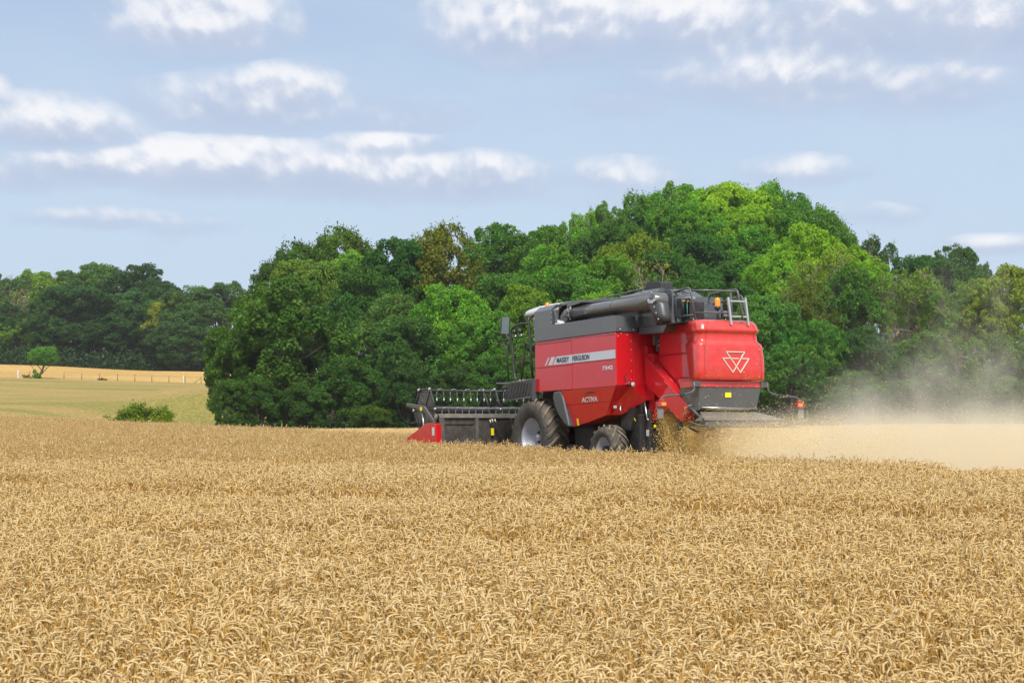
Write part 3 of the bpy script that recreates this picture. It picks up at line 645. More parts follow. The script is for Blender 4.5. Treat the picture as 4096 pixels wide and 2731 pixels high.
# lone bush in the meadow, hawthorn by the far fence
x, y = dirpt(327, 150); foliage_shell('bush', 'rounded green bush alone in the meadow just beyond the wheat', 'bush', x, y, 5.6, 3.6, 1.45, (.085, .125, .010), 7000, .085, 3)
def hawthorn():
    d = 349; x, y = dirpt(97, d); z0 = zt(x, y)
    t = thing('hawthorn_tree', 'small lone leaning hawthorn with flat green crown at the far fence', 'tree', loc=(x, y, z0 - .05))
    rng = np.random.default_rng(12); P = []; N = []; TI = []
    for _ in range(150):
        u = unit(rng, 1)[0]; c = np.array([.35, 0, 4.1]) + u * np.array([2.7, 2.2, 1.75]) * rng.uniform(.45, .97)
        if u[2] < 0: c[2] = 4.1 + u[2] * 1.2
        m = 55; uu = unit(rng, m); pts = c + uu * rng.uniform(.1, .55, m)[:, None]; j = rng.random(m) < .2; pts[j] += u * np.array([.5, .3, .5]) * rng.uniform(0, 1.2, (j.sum(), 1))
        nn = uu * .6 + unit(rng, m) * .8 + np.array([0, 0, .3]); nn /= np.linalg.norm(nn, axis=1, keepdims=True); P.append(pts); N.append(nn); TI.append(np.clip(.5 + rng.normal() * .1 + rng.normal(size=m) * .15, 0, 1))
    for _ in range(16):
        c = np.array([-1.0, 0, .7]) + rng.normal(size=3) * np.array([.45, .4, .4]); m = 40; uu = unit(rng, m)
        P.append(c + uu * .3); N.append(uu); TI.append(rng.uniform(.3, .6, m))
    V, F = quads(rng, np.concatenate(P), np.concatenate(N), .13)
    o = bpy.data.objects.new('crown', np_mesh('crown', V, F, [LEAF], np.repeat(np.concatenate(TI), 4))); link(o, t); o.color = (.095, .24, .024, 1)
    mb = MB(); r2 = random.Random(4)
    mb.tube([(-.6, 0, -.1), (-.35, 0, .8), (.1, 0, 1.7), (.4, 0, 2.8), (.5, 0, 4.2)], [.26, .2, .17, .13, .05], 7)
    for (a, b, c2) in [((-.5, 0, .3), (-1.1, .1, 1.3), (-2.2, 0, 2.6)), ((-.3, 0, .8), (.6, .2, 1.7), (1.5, .3, 2.6)), ((0, 0, 1.5), (-.9, .2, 2.4), (-1.6, .3, 3.5)), ((.3, 0, 2.2), (1.1, -.2, 2.9), (2.3, -.2, 3.6)), ((.4, 0, 2.6), (0, .3, 3.5), (-.6, .4, 4.6))]:
        mb.tube([a, b, c2], [.10, .07, .02], 6)
    mb.build('trunk', BARK, t)
hawthorn()
def undergrowth():            # brambles and saplings filling the foot of the woods: nobody could count them
    rng = np.random.default_rng(40); P = []; N = []; TI = []
    def run(pa, pb, d0, d1, n, h, lsz):
        for _ in range(n):
            px = rng.uniform(pa, pb); d = rng.uniform(d0, d1); x, y = dirpt(px, d); z = zt(x, y)
            m = 60; uu = unit(rng, m); uu[:, 2] = np.abs(uu[:, 2]); hh = h * rng.uniform(.4, 1.1)
            P.append(np.array([x, y, z]) + uu * np.array([hh * .8, hh * .8, hh]) * rng.uniform(.3, 1, (m, 1)))
            nn = uu * .6 + unit(rng, m) * .8; nn /= np.linalg.norm(nn, axis=1, keepdims=True); N.append(nn); TI.append(np.clip(rng.normal(size=m) * .15 + .5, 0, 1)); S.append(np.full(m, lsz))
    S = []
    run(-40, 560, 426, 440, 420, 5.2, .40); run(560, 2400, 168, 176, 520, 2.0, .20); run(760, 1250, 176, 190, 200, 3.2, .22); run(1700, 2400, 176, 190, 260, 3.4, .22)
    P = np.concatenate(P); N = np.concatenate(N); S = np.concatenate(S); n = len(P)
    a = unit(rng, n); T = np.cross(N, a); T /= np.linalg.norm(T, axis=1, keepdims=True); B = np.cross(N, T); s = (S * rng.uniform(.6, 1.3, n))[:, None]
    V = np.stack([P - T * s, P - B * s * .55, P + T * s, P + B * s * .55], 1).reshape(-1, 3)
    o = bpy.data.objects.new('undergrowth', np_mesh('undergrowth', V, np.arange(n * 4).reshape(-1, 4), [LEAF], np.repeat(np.concatenate(TI), 4)))
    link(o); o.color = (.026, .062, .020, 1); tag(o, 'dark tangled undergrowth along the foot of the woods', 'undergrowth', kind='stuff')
undergrowth()

# ---------------------------------------------------------------- far fence
def fence():
    posts = [(131, 1.3), (497 / 1.96, 1.25)]
    pxs = [500, 640, 780, 921, 1056, 1190, 1323, 1451, 1577]                 # left-wood zoom columns
    P = []
    for k, c in enumerate(pxs):
        p2352 = c / 1.96 * 2352 / 4096; x, y = dirpt(p2352, 350); P.append((x, 350.1, zt(x, 350.1)))
    t = thing('wire_fence', 'row of thin wooden posts and wire along the top of the meadow', 'fence', loc=P[0])
    o0 = Vector(P[0]); r2 = random.Random(8)
    for k, p in enumerate(P):
        q = Vector(p) - o0; h = 1.28 + r2.uniform(-.12, .1); le = r2.uniform(-.05, .05)
        MB().tube([q + Vector((0, 0, -.2)), q + Vector((le, 0, h))], [.075, .06], 7).build('post', POSTM, t)
    q = Vector(P[-1]) - o0; MB().tube([q + Vector((-1.35, 0, -.05)), q + Vector((-.05, 0, .95))], [.06, .05], 6).build('strut', POSTM, t)
    for h in (.35, .75, 1.1):
        MB().tube([Vector(p) - o0 + Vector((0, -.07, h)) for p in P], .008, 3).build('wire', POSTM, t)
    for c, w, nm, lab in ((143, .13, 'white_post', 'stout white painted post left of the hawthorn'), (1438, .09, 'pale_post', 'pale grey post leaning near right end of the wire fence')):
        x, y = dirpt(c / 1.96 * 2352 / 4096, 349.6); z = zt(x, y)
        tt = tag(MB().hexa([(-w, -w, -.2), (w, -w, -.2), (w, w, -.2), (-w, w, -.2), (-w, -w, 1.35 if w > .1 else 1.15), (w, -w, 1.35 if w > .1 else 1.15), (w, w, 1.4 if w > .1 else 1.2), (-w, w, 1.4 if w > .1 else 1.2)]).build(nm, POSTW, bevel=.015), lab, 'post'); tt.location = (x, y, z)
    x, y = dirpt(68, 350); MBd = MB().tube([(0, 0, -.2), (.03, 0, 1.25)], [.07, .055], 6).build('dark_post', POSTM); MBd.location = (x, y, zt(x, y)); tag(MBd, 'thin dark post touching the stout white post', 'post')
fence()
for px, w, h, lab, s in ((61, 1.6, .9, 'dry reddish weed clump left of the white post', 1), (236 * .574 + 20, 2.0, .55, 'low dry brown weeds right of the hawthorn', 2)):
    x, y = dirpt(px if s == 1 else 235, 349.4); foliage_shell('weed_clump', lab, 'weeds', x, y, w, .8, h, (.16, .10, .03), 900, .09, 50 + s)

# ---------------------------------------------------------------- wheat: instanced patches of ears (stuff)
def wheat_patch(seed, n, rad, rings, sides, stemseg, leaves=True):
    rng = np.random.default_rng(seed); V = []; F = []; T = []; M = []
    base = 0
    for i in range(n):
        rr = rad * math.sqrt(rng.random()); a = rng.uniform(0, 6.283); x0, y0 = rr * math.cos(a), rr * math.sin(a)
        h = .70 + rng.normal() * .045; b = rng.uniform(0, 6.283); bx, by = math.cos(b), math.sin(b)
        lean = rng.uniform(0, .06)
        # centre line: vertical stem, then the neck arches over and the ear hangs
        L = .084 * rng.uniform(.75, 1.25)
        kind = rng.choice(4, p=[.08, .16, .40, .36])      # upright, nodding, arched like a cane, hanging straight down
        tot = (.45, 1.6, 2.85, 3.0)[kind] * rng.uniform(.88, 1.08); nf = (.4, .4, .26, .86)[kind]; neck = (.05, .05, .045, .060)[kind] * rng.uniform(.7, 1.3)
        pts = [(0., 0.)]; hs = h - .06
        for k in range(stemseg): pts.append((lean * (k + 1) / stemseg, hs * (k + 1) / stemseg))
        ang = .10; cx, cz = pts[-1]; nn = 3
        for k in range(nn): ang += tot * nf / nn; cx += math.sin(ang) * neck / nn; cz += math.cos(ang) * neck / nn; pts.append((cx, cz))
        n_stem = len(pts); er = []
        wsum = sum(1.7 - 1.4 * k / rings for k in range(rings))
        for k in range(rings):
            ang += tot * (1 - nf) * (1.7 - 1.4 * k / rings) / wsum; cx += math.sin(ang) * L / rings; cz += math.cos(ang) * L / rings; pts.append((cx, cz))
        for k, (q, z) in enumerate(pts):
            if k < n_stem: r = .0022 if k else .003
            else:
                u = (k - n_stem) / max(1, rings - 1); r = (.0085 if (k % 2 == 0) else .0050) * (1 - .45 * abs(u - .35) ** 1.2) * (1.05 if rings > 8 else 1.1)
                if k == len(pts) - 1: r = .0025
            er.append(r)
        tcol = np.clip(.5 + rng.normal() * .24, 0, 1)
        P = np.array(pts); D = np.gradient(P, axis=0); D /= np.linalg.norm(D, axis=1, keepdims=True) + 1e-9
        nx, nz = D[:, 1], -D[:, 0]
        s = sides
        vs = []
        for k in range(len(pts)):
            ss = s
            for j in range(ss):
                t = 2 * math.pi * j / ss; c1, s1 = math.cos(t) * er[k], math.sin(t) * er[k] * (1.25 if k >= n_stem else 1)
                q = P[k, 0] + nx[k] * c1; z = P[k, 1] + nz[k] * c1
                vs.append((x0 + bx * q - by * s1, y0 + by * q + bx * s1, z))
        V += vs; T += [tcol] * len(vs)
        for k in range(len(pts) - 1):
            for j in range(s):
                F.append((base + k * s + j, base + k * s + (j + 1) % s, base + (k + 1) * s + (j + 1) % s, base + (k + 1) * s + j)); M.append(0 if k >= n_stem - 1 else 1)
        base += len(vs)
        if leaves and rng.random() < .3:      # a dry leaf blade
            z = h * rng.uniform(.35, .8); c = rng.uniform(0, 6.283); l = rng.uniform(.08, .18); w = .005
            p = np.array([[0, z], [l * .5, z + l * .35], [l, z - l * rng.uniform(.1, .8)]])
            vs = []
            for q, zz in p:
                for sg in (-1, 1): vs.append((x0 + math.cos(c) * q - math.sin(c) * w * sg, y0 + math.sin(c) * q + math.cos(c) * w * sg, zz))
            V += vs; T += [tcol * .6] * 6; F += [(base, base + 1, base + 3, base + 2), (base + 2, base + 3, base + 5, base + 4)]; M += [1, 1]; base += 6
    return np_mesh('wheat_tuft', V, F, [EAR, STEM], T, smooth=True, mi=M)
def stubble_patch(seed, n, rad):
    rng = np.random.default_rng(seed); V = []; F = []; T = []
    for i in range(n):
        x, y = rng.uniform(-rad, rad, 2); h = rng.uniform(.06, .17); 
        if rng.random() < .45:
            a = rng.uniform(0, 6.28); l = rng.uniform(.08, .25); z = rng.uniform(.01, .09); p, q = np.array([x, y, z]), np.array([x + math.cos(a) * l, y + math.sin(a) * l, z + rng.uniform(-.02, .05)])
            w = np.array([-math.sin(a), math.cos(a), .5]) * .004
        else: p = np.array([x, y, 0.]); q = np.array([x + rng.normal() * .02, y + rng.normal() * .02, h]); w = np.array([.004, 0, 0])
        b = len(V); V += [p - w, p + w, q + w, q - w]; F.append((b, b + 1, b + 2, b + 3)); T += [rng.random()] * 4
    return np_mesh('stubble_tuft', V, F, [EAR], T)
def scatter(name, label, pts, meshes, yscale, zscale, seed, cat):
    """points -> geometry nodes: instance on points, picking from a collection that is not part of the scene"""
    c = bpy.data.collections.new(name + '_tufts')
    for i, m in enumerate(meshes):
        o = bpy.data.objects.new('tuft_%02d' % i, m); c.objects.link(o)
    rng = np.random.default_rng(seed); n = len(pts)
    me = bpy.data.meshes.new(name); me.vertices.add(n); me.vertices.foreach_set('co', np.asarray(pts, np.float32).ravel())
    a = me.attributes.new('rot', 'FLOAT_VECTOR', 'POINT'); rr = np.zeros((n, 3), np.float32); rr[:, 2] = rng.uniform(0, 6.283, n); a.data.foreach_set('vector', rr.ravel())
    a = me.attributes.new('scl', 'FLOAT_VECTOR', 'POINT'); ss = np.stack([yscale, yscale, zscale], 1).astype(np.float32); a.data.foreach_set('vector', ss.ravel())
    a = me.attributes.new('idx', 'INT', 'POINT'); a.data.foreach_set('value', rng.integers(0, len(meshes), n).astype(np.int32))
    o = bpy.data.objects.new(name, me); link(o)
    g = bpy.data.node_groups.new(name + '_nodes', 'GeometryNodeTree')
    g.interface.new_socket('Geometry', in_out='INPUT', socket_type='NodeSocketGeometry'); g.interface.new_socket('Geometry', in_out='OUTPUT', socket_type='NodeSocketGeometry')
    N = g.nodes; gi = N.new('NodeGroupInput'); go = N.new('NodeGroupOutput'); iop = N.new('GeometryNodeInstanceOnPoints'); ci = N.new('GeometryNodeCollectionInfo')
    ci.inputs['Collection'].default_value = c; ci.inputs['Separate Children'].default_value = True; ci.inputs['Reset Children'].default_value = True
    m2p = N.new('GeometryNodeMeshToPoints'); g.links.new(gi.outputs[0], m2p.inputs[0])
    def na(nm, dt):
        q = N.new('GeometryNodeInputNamedAttribute'); q.data_type = dt; q.inputs['Name'].default_value = nm; return q.outputs['Attribute']
    g.links.new(m2p.outputs[0], iop.inputs['Points']); g.links.new(ci.outputs[0], iop.inputs['Instance']); iop.inputs['Pick Instance'].default_value = True
    g.links.new(na('idx', 'INT'), iop.inputs['Instance Index']); g.links.new(na('rot', 'FLOAT_VECTOR'), iop.inputs['Rotation']); g.links.new(na('scl', 'FLOAT_VECTOR'), iop.inputs['Scale'])
    g.links.new(iop.outputs[0], go.inputs[0])
    md = o.modifiers.new('scatter', 'NODES'); md.node_group = g
    return tag(o, label, cat, kind='stuff')
def jitter_grid(x0f, x1f, y0, y1, step, seed):
    rng = np.random.default_rng(seed); out = []
    y = y0
    while y < y1:
        xa, xb = x0f(y), x1f(y); n = max(1, int((xb - xa) / step)); xs = np.linspace(xa, xb, n); 
        out.append(np.stack([xs + rng.uniform(-.5, .5, n) * step, np.full(n, y) + rng.uniform(-.5, .5, n) * step], 1)); y += step
    return np.concatenate(out)
def standing(p):
    lx, ly = to_local(p[:, 0], p[:, 1])
    return ~((ly < 2.92) & (lx < 3.75)) & ~(ly < -2.8)
def nz(x, y, s, k):      # cheap smooth noise
    return (np.sin(x * s * 1.7 + k) * np.sin(y * s * 1.3 + k * 2) + np.sin(x * s * .6 - y * s * 1.1 + k * 3) + np.sin(x * s * 2.9 + y * s * 2.3 + k)) / 3
def wheat():
    for nm, label, y0, y1, step, cnt, n, rad, rings, sides, seg, marg in (
        ('wheat', 'ripe golden wheat with drooping ears filling the foreground', 10.3, 34, .36, 8, 96, .27, 14, 4, 2, 5.5),
        ('wheat_far', 'ripe wheat around and beyond the combine up to the meadow edge', 34, 99.5, .46, 6, 84, .34, 6, 3, 1, 6.0)):
        p = jitter_grid(lambda y: -.2640 * y - marg, lambda y: .2640 * y + marg, y0, y1, step, 3 if y0 < 20 else 4)
        p = p[standing(p)]
        _d = (13.5 * (p[:, 1] - 28.5) + 6 * (p[:, 0] + 7.5)) / 14.77; _r = np.random.default_rng(2).random(len(p)); p = p[~((np.abs(_d + .35 * np.sin(p[:, 0] * .9)) < .6) & (_r < .5))]
        x, y = p[:, 0], p[:, 1]; z = terrain(x, y)
        # old tramlines: two bands where the crop stands lower
        def band(xa, ya, xb, yb, w):
            d = ((xb - xa) * (y - ya) - (yb - ya) * (x - xa)) / math.hypot(xb - xa, yb - ya); return np.exp(-((d + .35 * np.sin(x * .9)) / w) ** 2)
        dip = .38 * band(-7.5, 28.5, 6, 22.5, .75) + .12 * band(-6, 21.5, 6, 19.3, .5) + .12 * band(-9, 36, 8, 30, .6)
        sc = 1 + .05 * nz(x, y, .8, 1.) + .05 * nz(x, y, 2.1, 4.) - dip
        meshes = [wheat_patch(50 + i + int(y0), n, rad, rings, sides, seg, True) for i in range(cnt)]
        rng = np.random.default_rng(9); hs = np.ones(len(p)) * (1 if y0 < 20 else 1)
        scatter(nm, label, np.stack([x, y, z], 1), meshes, hs * rng.uniform(.95, 1.08, len(p)), sc * rng.uniform(.97, 1.04, len(p)), 1, 'wheat')
    p = jitter_grid(lambda y: max(-12, -.27 * y), lambda y: .2640 * y + 7, 14, 99, .62, 6); p = p[~standing(p)]
    lx, ly = to_local(p[:, 0], p[:, 1])
    z = terrain(p[:, 0], p[:, 1])
    o = np.ones(len(p))
    scatter('stubble', 'short cut straw stubble behind and right of the combine', np.stack([p[:, 0], p[:, 1], z], 1), [stubble_patch(70 + i, 150, .42) for i in range(5)], o, o, 2, 'stubble')
wheat()

# ================================================================ combine harvester
def text_mesh(body, size, sx=1., bold=0., shear=0., ext=.002, spacing=1.):
    cu = bpy.data.curves.new('t', 'FONT'); cu.body = body; cu.size = size; cu.offset = bold; cu.shear = shear; cu.extrude = ext; cu.space_character = spacing
    cu.align_x = 'LEFT'; o = bpy.data.objects.new('t', cu); COL.objects.link(o); bpy.context.view_layer.update()
    dg = bpy.context.evaluated_depsgraph_get(); me = bpy.data.meshes.new_from_object(o.evaluated_get(dg)); bpy.data.objects.remove(o); bpy.data.curves.remove(cu)
    co = np.zeros(len(me.vertices) * 3, np.float32); me.vertices.foreach_get('co', co); co = co.reshape(-1, 3); return me, co
def side_text(name, body, x0, x1, z0, z1, m, parent, y=1.507, shear=0., bold=0., ext=.002):
    """lettering on the left side: reads from front (x0) to rear (x1), fitted into the box"""
    me, co = text_mesh(body, 1., bold=bold, shear=shear)
    w0, w1 = co[:, 0].min(), co[:, 0].max(); h0, h1 = co[:, 1].min(), co[:, 1].max()
    X = x0 + (co[:, 0] - w0) / (w1 - w0) * (x1 - x0); Z = z0 + (co[:, 1] - h0) / (h1 - h0) * (z1 - z0); Y = y + np.sign(co[:, 2]) * ext
    me.vertices.foreach_set('co', np.stack([X, Y, Z], 1).astype(np.float32).ravel()); me.materials.clear(); me.materials.append(m); me.update()
    o = bpy.data.objects.new(name, me); return link(o, parent)

def tyre_wheel(name, root, cx, yo, cz, Rt, W, rr, nl, side=1):
    """side=+1: outer face at y=yo looking left; -1: mirrored"""
    w = bpy.data.objects.new(name, None); link(w, root); w.location = (cx, yo - side * W / 2, cz)
    if side < 0: w.scale = (1, -1, 1)
    h = W / 2; Rc = Rt - .045
    prof = [(rr, h * .62), (rr + .03, h * .80), (rr + (Rc - rr) * .35, h * .97), (rr + (Rc - rr) * .62, h * 1.0), (Rc - .07, h * .93), (Rc - .02, h * .82), (Rc, h * .6), (Rc + .008, 0), (Rc, -h * .6), (Rc - .02, -h * .82), (Rc - .07, -h * .93), (rr + (Rc - rr) * .5, -h), (rr + .02, -h * .8), (rr, -h * .62)]
    lug = MB().lathe(prof, (0, 0, 0), n=64)
    for k in range(nl * 2):
        s = 1 if k % 2 == 0 else -1; a0 = 2 * math.pi * k / (nl * 2)
        sect = []
        for j, (yy, sw, hh) in enumerate([(-.04, 0, .045), (.30, .10, .05), (.62, .235, .05), (.86, .33, .045), (.97, .385, .0)]):
            yv = s * h * yy; base = Rc - (.0 if yy < .65 else (.022 if yy < .9 else .085))
            a = a0 + sw * (.92 / Rt) * .92; wd = (.034 if j < 3 else .042) / Rt * 1.0
            sect.append([(base - .015, a - wd * 1.25, yv), (base - .015, a + wd * 1.25, yv), (base + hh, a + wd, yv), (base + hh, a - wd, yv)])
        rings = [[(r * math.cos(a), yv, r * math.sin(a)) for (r, a, yv) in q] for q in sect]
        lug.rings(rings, mi=1, smooth=False)
    lug.build('tyre', [RUB, LUGM], w)
    rp = [(rr + .012, h * .78), (rr + .022, h * .74), (rr - .005, h * .66), (rr - .03, h * .50), (rr - .035, h * .22), (rr - .07, h * .12), (rr - .09, -h * .1), (rr * .62, -h * .16), (rr * .58, -h * .05), (rr * .40, -h * .03), (rr * .36, h * .02), (.0, h * .02)]
    MB().lathe(rp, (0, 0, 0), n=48).build('rim', RIM, w)
    b = MB()
    for k in range(8):
        a = 2 * math.pi * k / 8 + .2; c = (rr * .48 * math.cos(a), -h * .04, rr * .48 * math.sin(a)); b.lathe([(.016, 0), (.016, .03), (0, .03)], c, n=6)
    b.lathe([(.09, h * .02), (.085, h * .02 + .07), (.05, h * .02 + .09), (0, h * .02 + .09)], (0, 0, 0), n=16)
    b.build('hub', BOLT, w)
    return w

def bolts(pts, axis, r=.014, h=.012, name='bolt', parent=None, m=None):
    sg = -1 if axis.startswith('-') else 1; me = None
    for p in pts:                                  # one mesh, one object for every bolt
        if me is None:
            o = MB().lathe([(r, 0), (r, sg * h * .6), (r * .6, sg * h), (0, sg * h)], (0, 0, 0), axis[-1], n=8).build(name, m or BOLT, parent); me = o.data
        else: o = bpy.data.objects.new(name, me); link(o, parent)
        o.location = p

TINE = mat('tine_steel', (.33, .35, .38), .4, metal=.5); TIP = mat('tine_tip', (.60, .64, .70), .5)
def combine():
    C = thing('combine_harvester', 'red and dark grey combine harvester cutting wheat, seen from its left rear', 'combine harvester', mtx=MM)
    # --- core and red side panels
    core = MB().box(-3.70, -.20, -1.46, 1.455, 1.99, 3.17)
    core.prism([(-1.35, 2.0), (-3.66, 2.0), (-3.15, 1.38), (-1.68, 1.17)], 'y', -1.30, 1.30)
    core.build('body_core', RED, C)
    t = .05; y0, y1 = 1.45, 1.5
    def panel(poly, b=.008, yy=None): return MB().prism(poly, 'y', *(yy or (y0, y1))).build('side_panel', RED, C, bevel=b, seg=3)
    panel([(-.17, 2.0), (-1.842, 1.985), (-1.842, 2.548), (-.17, 2.548)])
    panel([(-.17, 2.558), (-1.842, 2.558), (-1.842, 3.105), (-.17, 3.105)])
    panel([(-1.858, 1.983), (-3.71, 1.983), (-3.71, 2.572), (-1.858, 2.572)])
    panel([(-1.858, 2.582), (-3.71, 2.582), (-3.71, 3.125), (-1.858, 3.125)])
    panel([(-.19, 3.112), (-3.70, 3.132), (-3.70, 3.195), (-.19, 3.185)], .004, (1.44, 1.485))
    panel([(-1.33, 1.972), (-3.70, 1.972), (-3.40, 1.648), (-1.50, 1.628)], .007)
    panel([(-1.505, 1.620), (-3.393, 1.640), (-3.13, 1.345), (-2.4, 1.225), (-1.68, 1.125)], .007)
    def lean(o):
        for v in o.data.vertices:
            if v.co.z < 1.975: v.co.y -= .16 * (1.975 - v.co.z)
    for o_ in [o for o in C.children if o.name.startswith('side_panel')][-2:]: lean(o_)
    # right-hand side, plain
    MB().prism([(-.17, 1.98), (-3.71, 1.98), (-3.71, 3.19), (-.17, 3.19)], 'y', -1.5, -1.462).build('side_panel', RED, C, bevel=.008)
    MB().prism([(-1.33, 1.972), (-3.70, 1.972), (-3.13, 1.345), (-1.68, 1.125)], 'y', -1.5, -1.462).build('side_panel', RED, C, bevel=.008)
    # rear face of the tank section: outer strip, inner strip with riveted fold
    MB().box(-3.735, -3.702, 1.056, 1.495, 2.0, 3.19).build('rear_panel', RED, C, bevel=.006)
    MB().prism([(1.05, 2.0), (.72, 2.0), (.72, 2.68), (1.05, 3.02)], 'x', -3.742, -3.702).build('rear_panel', RED, C, bevel=.006)
    MB().box(-3.72, -3.702, -1.495, 1.04, 2.0, 3.19).build('rear_panel', RED, C)
    bolts([(-3.738, 1.10, z) for z in (2.06, 2.13, 2.32, 2.56, 2.80, 2.99)] + [(-3.738, 1.44, 3.10), (-3.738, 1.36, 3.16), (-3.738, 1.2, 3.13)], '-x', parent=C)
    bolts([(-.35 - .42 * i, 1.487, 3.165) for i in range(9)], 'y', .012, parent=C)
    # slanted lower rear corner
    MB().hexa([(-3.20, 1.36, 1.36), (-3.13, 1.397, 1.345), (-3.28, 1.10, 1.35), (-3.20, 1.10, 1.38), (-3.66, 1.455, 2.0), (-3.705, 1.497, 1.985), (-3.73, 1.10, 2.0), (-3.66, 1.10, 2.0)]).build('corner_panel', RED, C)
    MB().add([(-3.73, 1.10, 2.0), (-3.29, 1.10, 1.35), (-3.735, .72, 1.65), (-3.735, .72, 2.0), (-3.6, 1.08, 2.0), (-3.2, 1.05, 1.40), (-3.6, .72, 1.68), (-3.6, .72, 2.0)],
             [(0, 1, 2, 3), (7, 6, 5, 4), (0, 4, 5, 1), (1, 5, 6, 2), (2, 6, 7, 3), (3, 7, 4, 0)]).build('corner_panel', RED, C)
    MB().box(-4.05, -3.60, -.72, .715, 1.66, 2.7).build('separator_housing', RED, C, bevel=.006)
    MB().prism([(-3.7, 1.68), (-5.3, 1.69), (-5.3, 1.45), (-4.4, 1.40), (-3.7, 1.1)], 'y', -.55, .50).build('separator_floor', DARK, C)
    MB().prism([(-3.78, 1.66), (-4.2, 1.66), (-4.75, 1.52), (-3.7, 1.10), (-3.7, 1.24)], 'y', .60, .66).build('lower_rail', RED, C, bevel=.006)
    tx = MB().box(-3.49, -3.41, 1.505, 1.512, 0, 0)
    MB().box(-3.36, -3.345, 1.26, 1.34, 1.50, 1.56).build('white_sticker', SILV2, C)
    MB().tube([(-3.42, 1.2, 1.56), (-3.42, 1.2, 1.46), (-3.45, 1.2, 1.42)], .02, 8).build('door_latch', CHROME, C)
    lean(MB().box(-1.92, -1.85, 1.502, 1.506, 1.15, 1.31).build('warning_sticker', YEL, C))
    # decals
    MB().prism([(-1.01, 2.60), (-1.16, 2.785), (-3.712, 2.80), (-3.712, 2.60)], 'y', 1.501, 1.5045).build('decal_stripe', SILV, C)
    MB().prism([(-.78, 2.60), (-.97, 2.60), (-1.10, 2.785), (-.94, 2.785)], 'y', 1.501, 1.5045).build('decal_stripe', SILV, C)
    MB().prism([(-.62, 2.60), (-.69, 2.60), (-.85, 2.785), (-.795, 2.785)], 'y', 1.501, 1.5045).build('decal_stripe', SILV, C)
    side_text('lettering', 'MASSEY', -1.18, -1.735, 2.635, 2.755, INK, C, y=1.5075, bold=.018)
    side_text('lettering', 'FERGUSON', -1.885, -2.62, 2.638, 2.758, INK, C, y=1.5075, bold=.018)
    side_text('model_number', '7342', -3.16, -3.60, 2.36, 2.45, SILV2, C, y=1.5045, bold=.03)
    lean(side_text('lettering', 'ACTIVA', -2.19, -2.87, 1.665, 1.785, SILV2, C, y=1.5045, bold=.02, shear=.12))
    a1 = [(-2.27 - .56 * u, 1.80 + .085 * math.sin(math.pi * min(1, u * 1.0) * .78) * 1.25) for u in [i / 14 for i in range(15)]]
    a2 = [(x - .0, z - .004 - .034 * math.sin(math.pi * (i / 14) ** 1.4)) for i, (x, z) in enumerate(a1)]
    mb = MB(); mb.rings([[(x, 1.501, z), (x, 1.5045, z), (x2, 1.5045, z2), (x2, 1.501, z2)] for (x, z), (x2, z2) in zip(a1, a2)], smooth=False); lean(mb.build('decal_arc', INKG, C))
    # --- work light on the rear face
    wl = bpy.data.objects.new('work_light', None); link(wl, C); wl.location = (-3.80, 1.12, 2.02)
    MB().lathe([(.02, .06), (.045, .04), (.055, -.02), (.05, -.03)], (0, 0, 0), 'x', 16).build('lamp_housing', BLACK, wl)
    MB().lathe([(.05, -.032), (.03, -.042), (0, -.045)], (0, 0, 0), 'x', 16).build('lamp_lens', LAMPG, wl)
    MB().tube(bent([(.06, .10, .25), (.02, .19, .22), (.03, .15, .05), (.03, 0, .02)], .05), .008, 6).build('cable', BLACK, wl)
    MB().box(.0, .06, .06, .14, .0, .05).build('bracket', CHROME, wl)
    # --- grain tank (grey)
    tk = MB().prism([(-.16, 3.19), (-.16, 3.90), (-.95, 3.905), (-.95, 3.545), (-3.69, 3.56), (-3.755, 3.20)], 'y', 1.455, 1.512)
    tk.build('tank_side', GREY, C, bevel=.008, seg=3)
    MB().hexa([(-.95, 1.46, 3.90), (-.16, 1.46, 3.90), (-.16, 1.512, 3.90), (-.95, 1.512, 3.905), (-.99, 1.15, 4.04), (-.20, 1.15, 4.02), (-.20, 1.38, 4.02), (-.99, 1.38, 4.04)]).build('tank_shoulder', GREY, C, bevel=.01)
    MB().box(-.20, -.16, .9, 1.455, 3.19, 3.93).build('tank_front', GREY, C); MB().box(-.97, -.93, 1.30, 1.455, 3.2, 3.90).build('recess_edge', GREY, C)
    MB().hexa([(-3.75, .94, 3.20), (-3.705, .94, 3.20), (-3.705, 1.455, 3.20), (-3.75, 1.512, 3.20), (-3.70, .94, 3.57), (-3.65, .94, 3.57), (-3.65, 1.455, 3.56), (-3.69, 1.512, 3.56)]).build('tank_rear', GREY, C, bevel=.006)
    MB().box(-3.765, -3.75, .95, 1.5, 3.20, 3.29).build('tank_rear_strip', GREY, C)
    MB().box(-3.70, -.20, -1.45, 1.45, 3.175, 3.30).build('tank_floor', DARK, C)
    MB().prism([(-1.35, 3.3), (-1.35, 4.02), (-2.1, 4.05), (-3.95, 4.03), (-3.95, 3.3)], 'y', -1.30, .90).build('tank_inner', GREY, C, bevel=.01)
    MB().prism([(-.93, 3.87), (-1.12, 3.99), (-1.34, 4.0), (-1.30, 3.93), (-2.0, 4.0), (-2.0, 4.06), (-1.0, 4.06)], 'y', .96, 1.30).build('auger_cover', GREY, C, bevel=.006)
    MB().box(-1.38, -.93, .88, .93, 3.3, 4.0).build('recess_wall', DARK, C)
    MB().prism([(-1.0, 3.3), (-1.28, 3.3), (-1.0, 3.85), (-.96, 3.9)], 'y', 1.40, 1.45).build('recess_gusset', GREY, C)
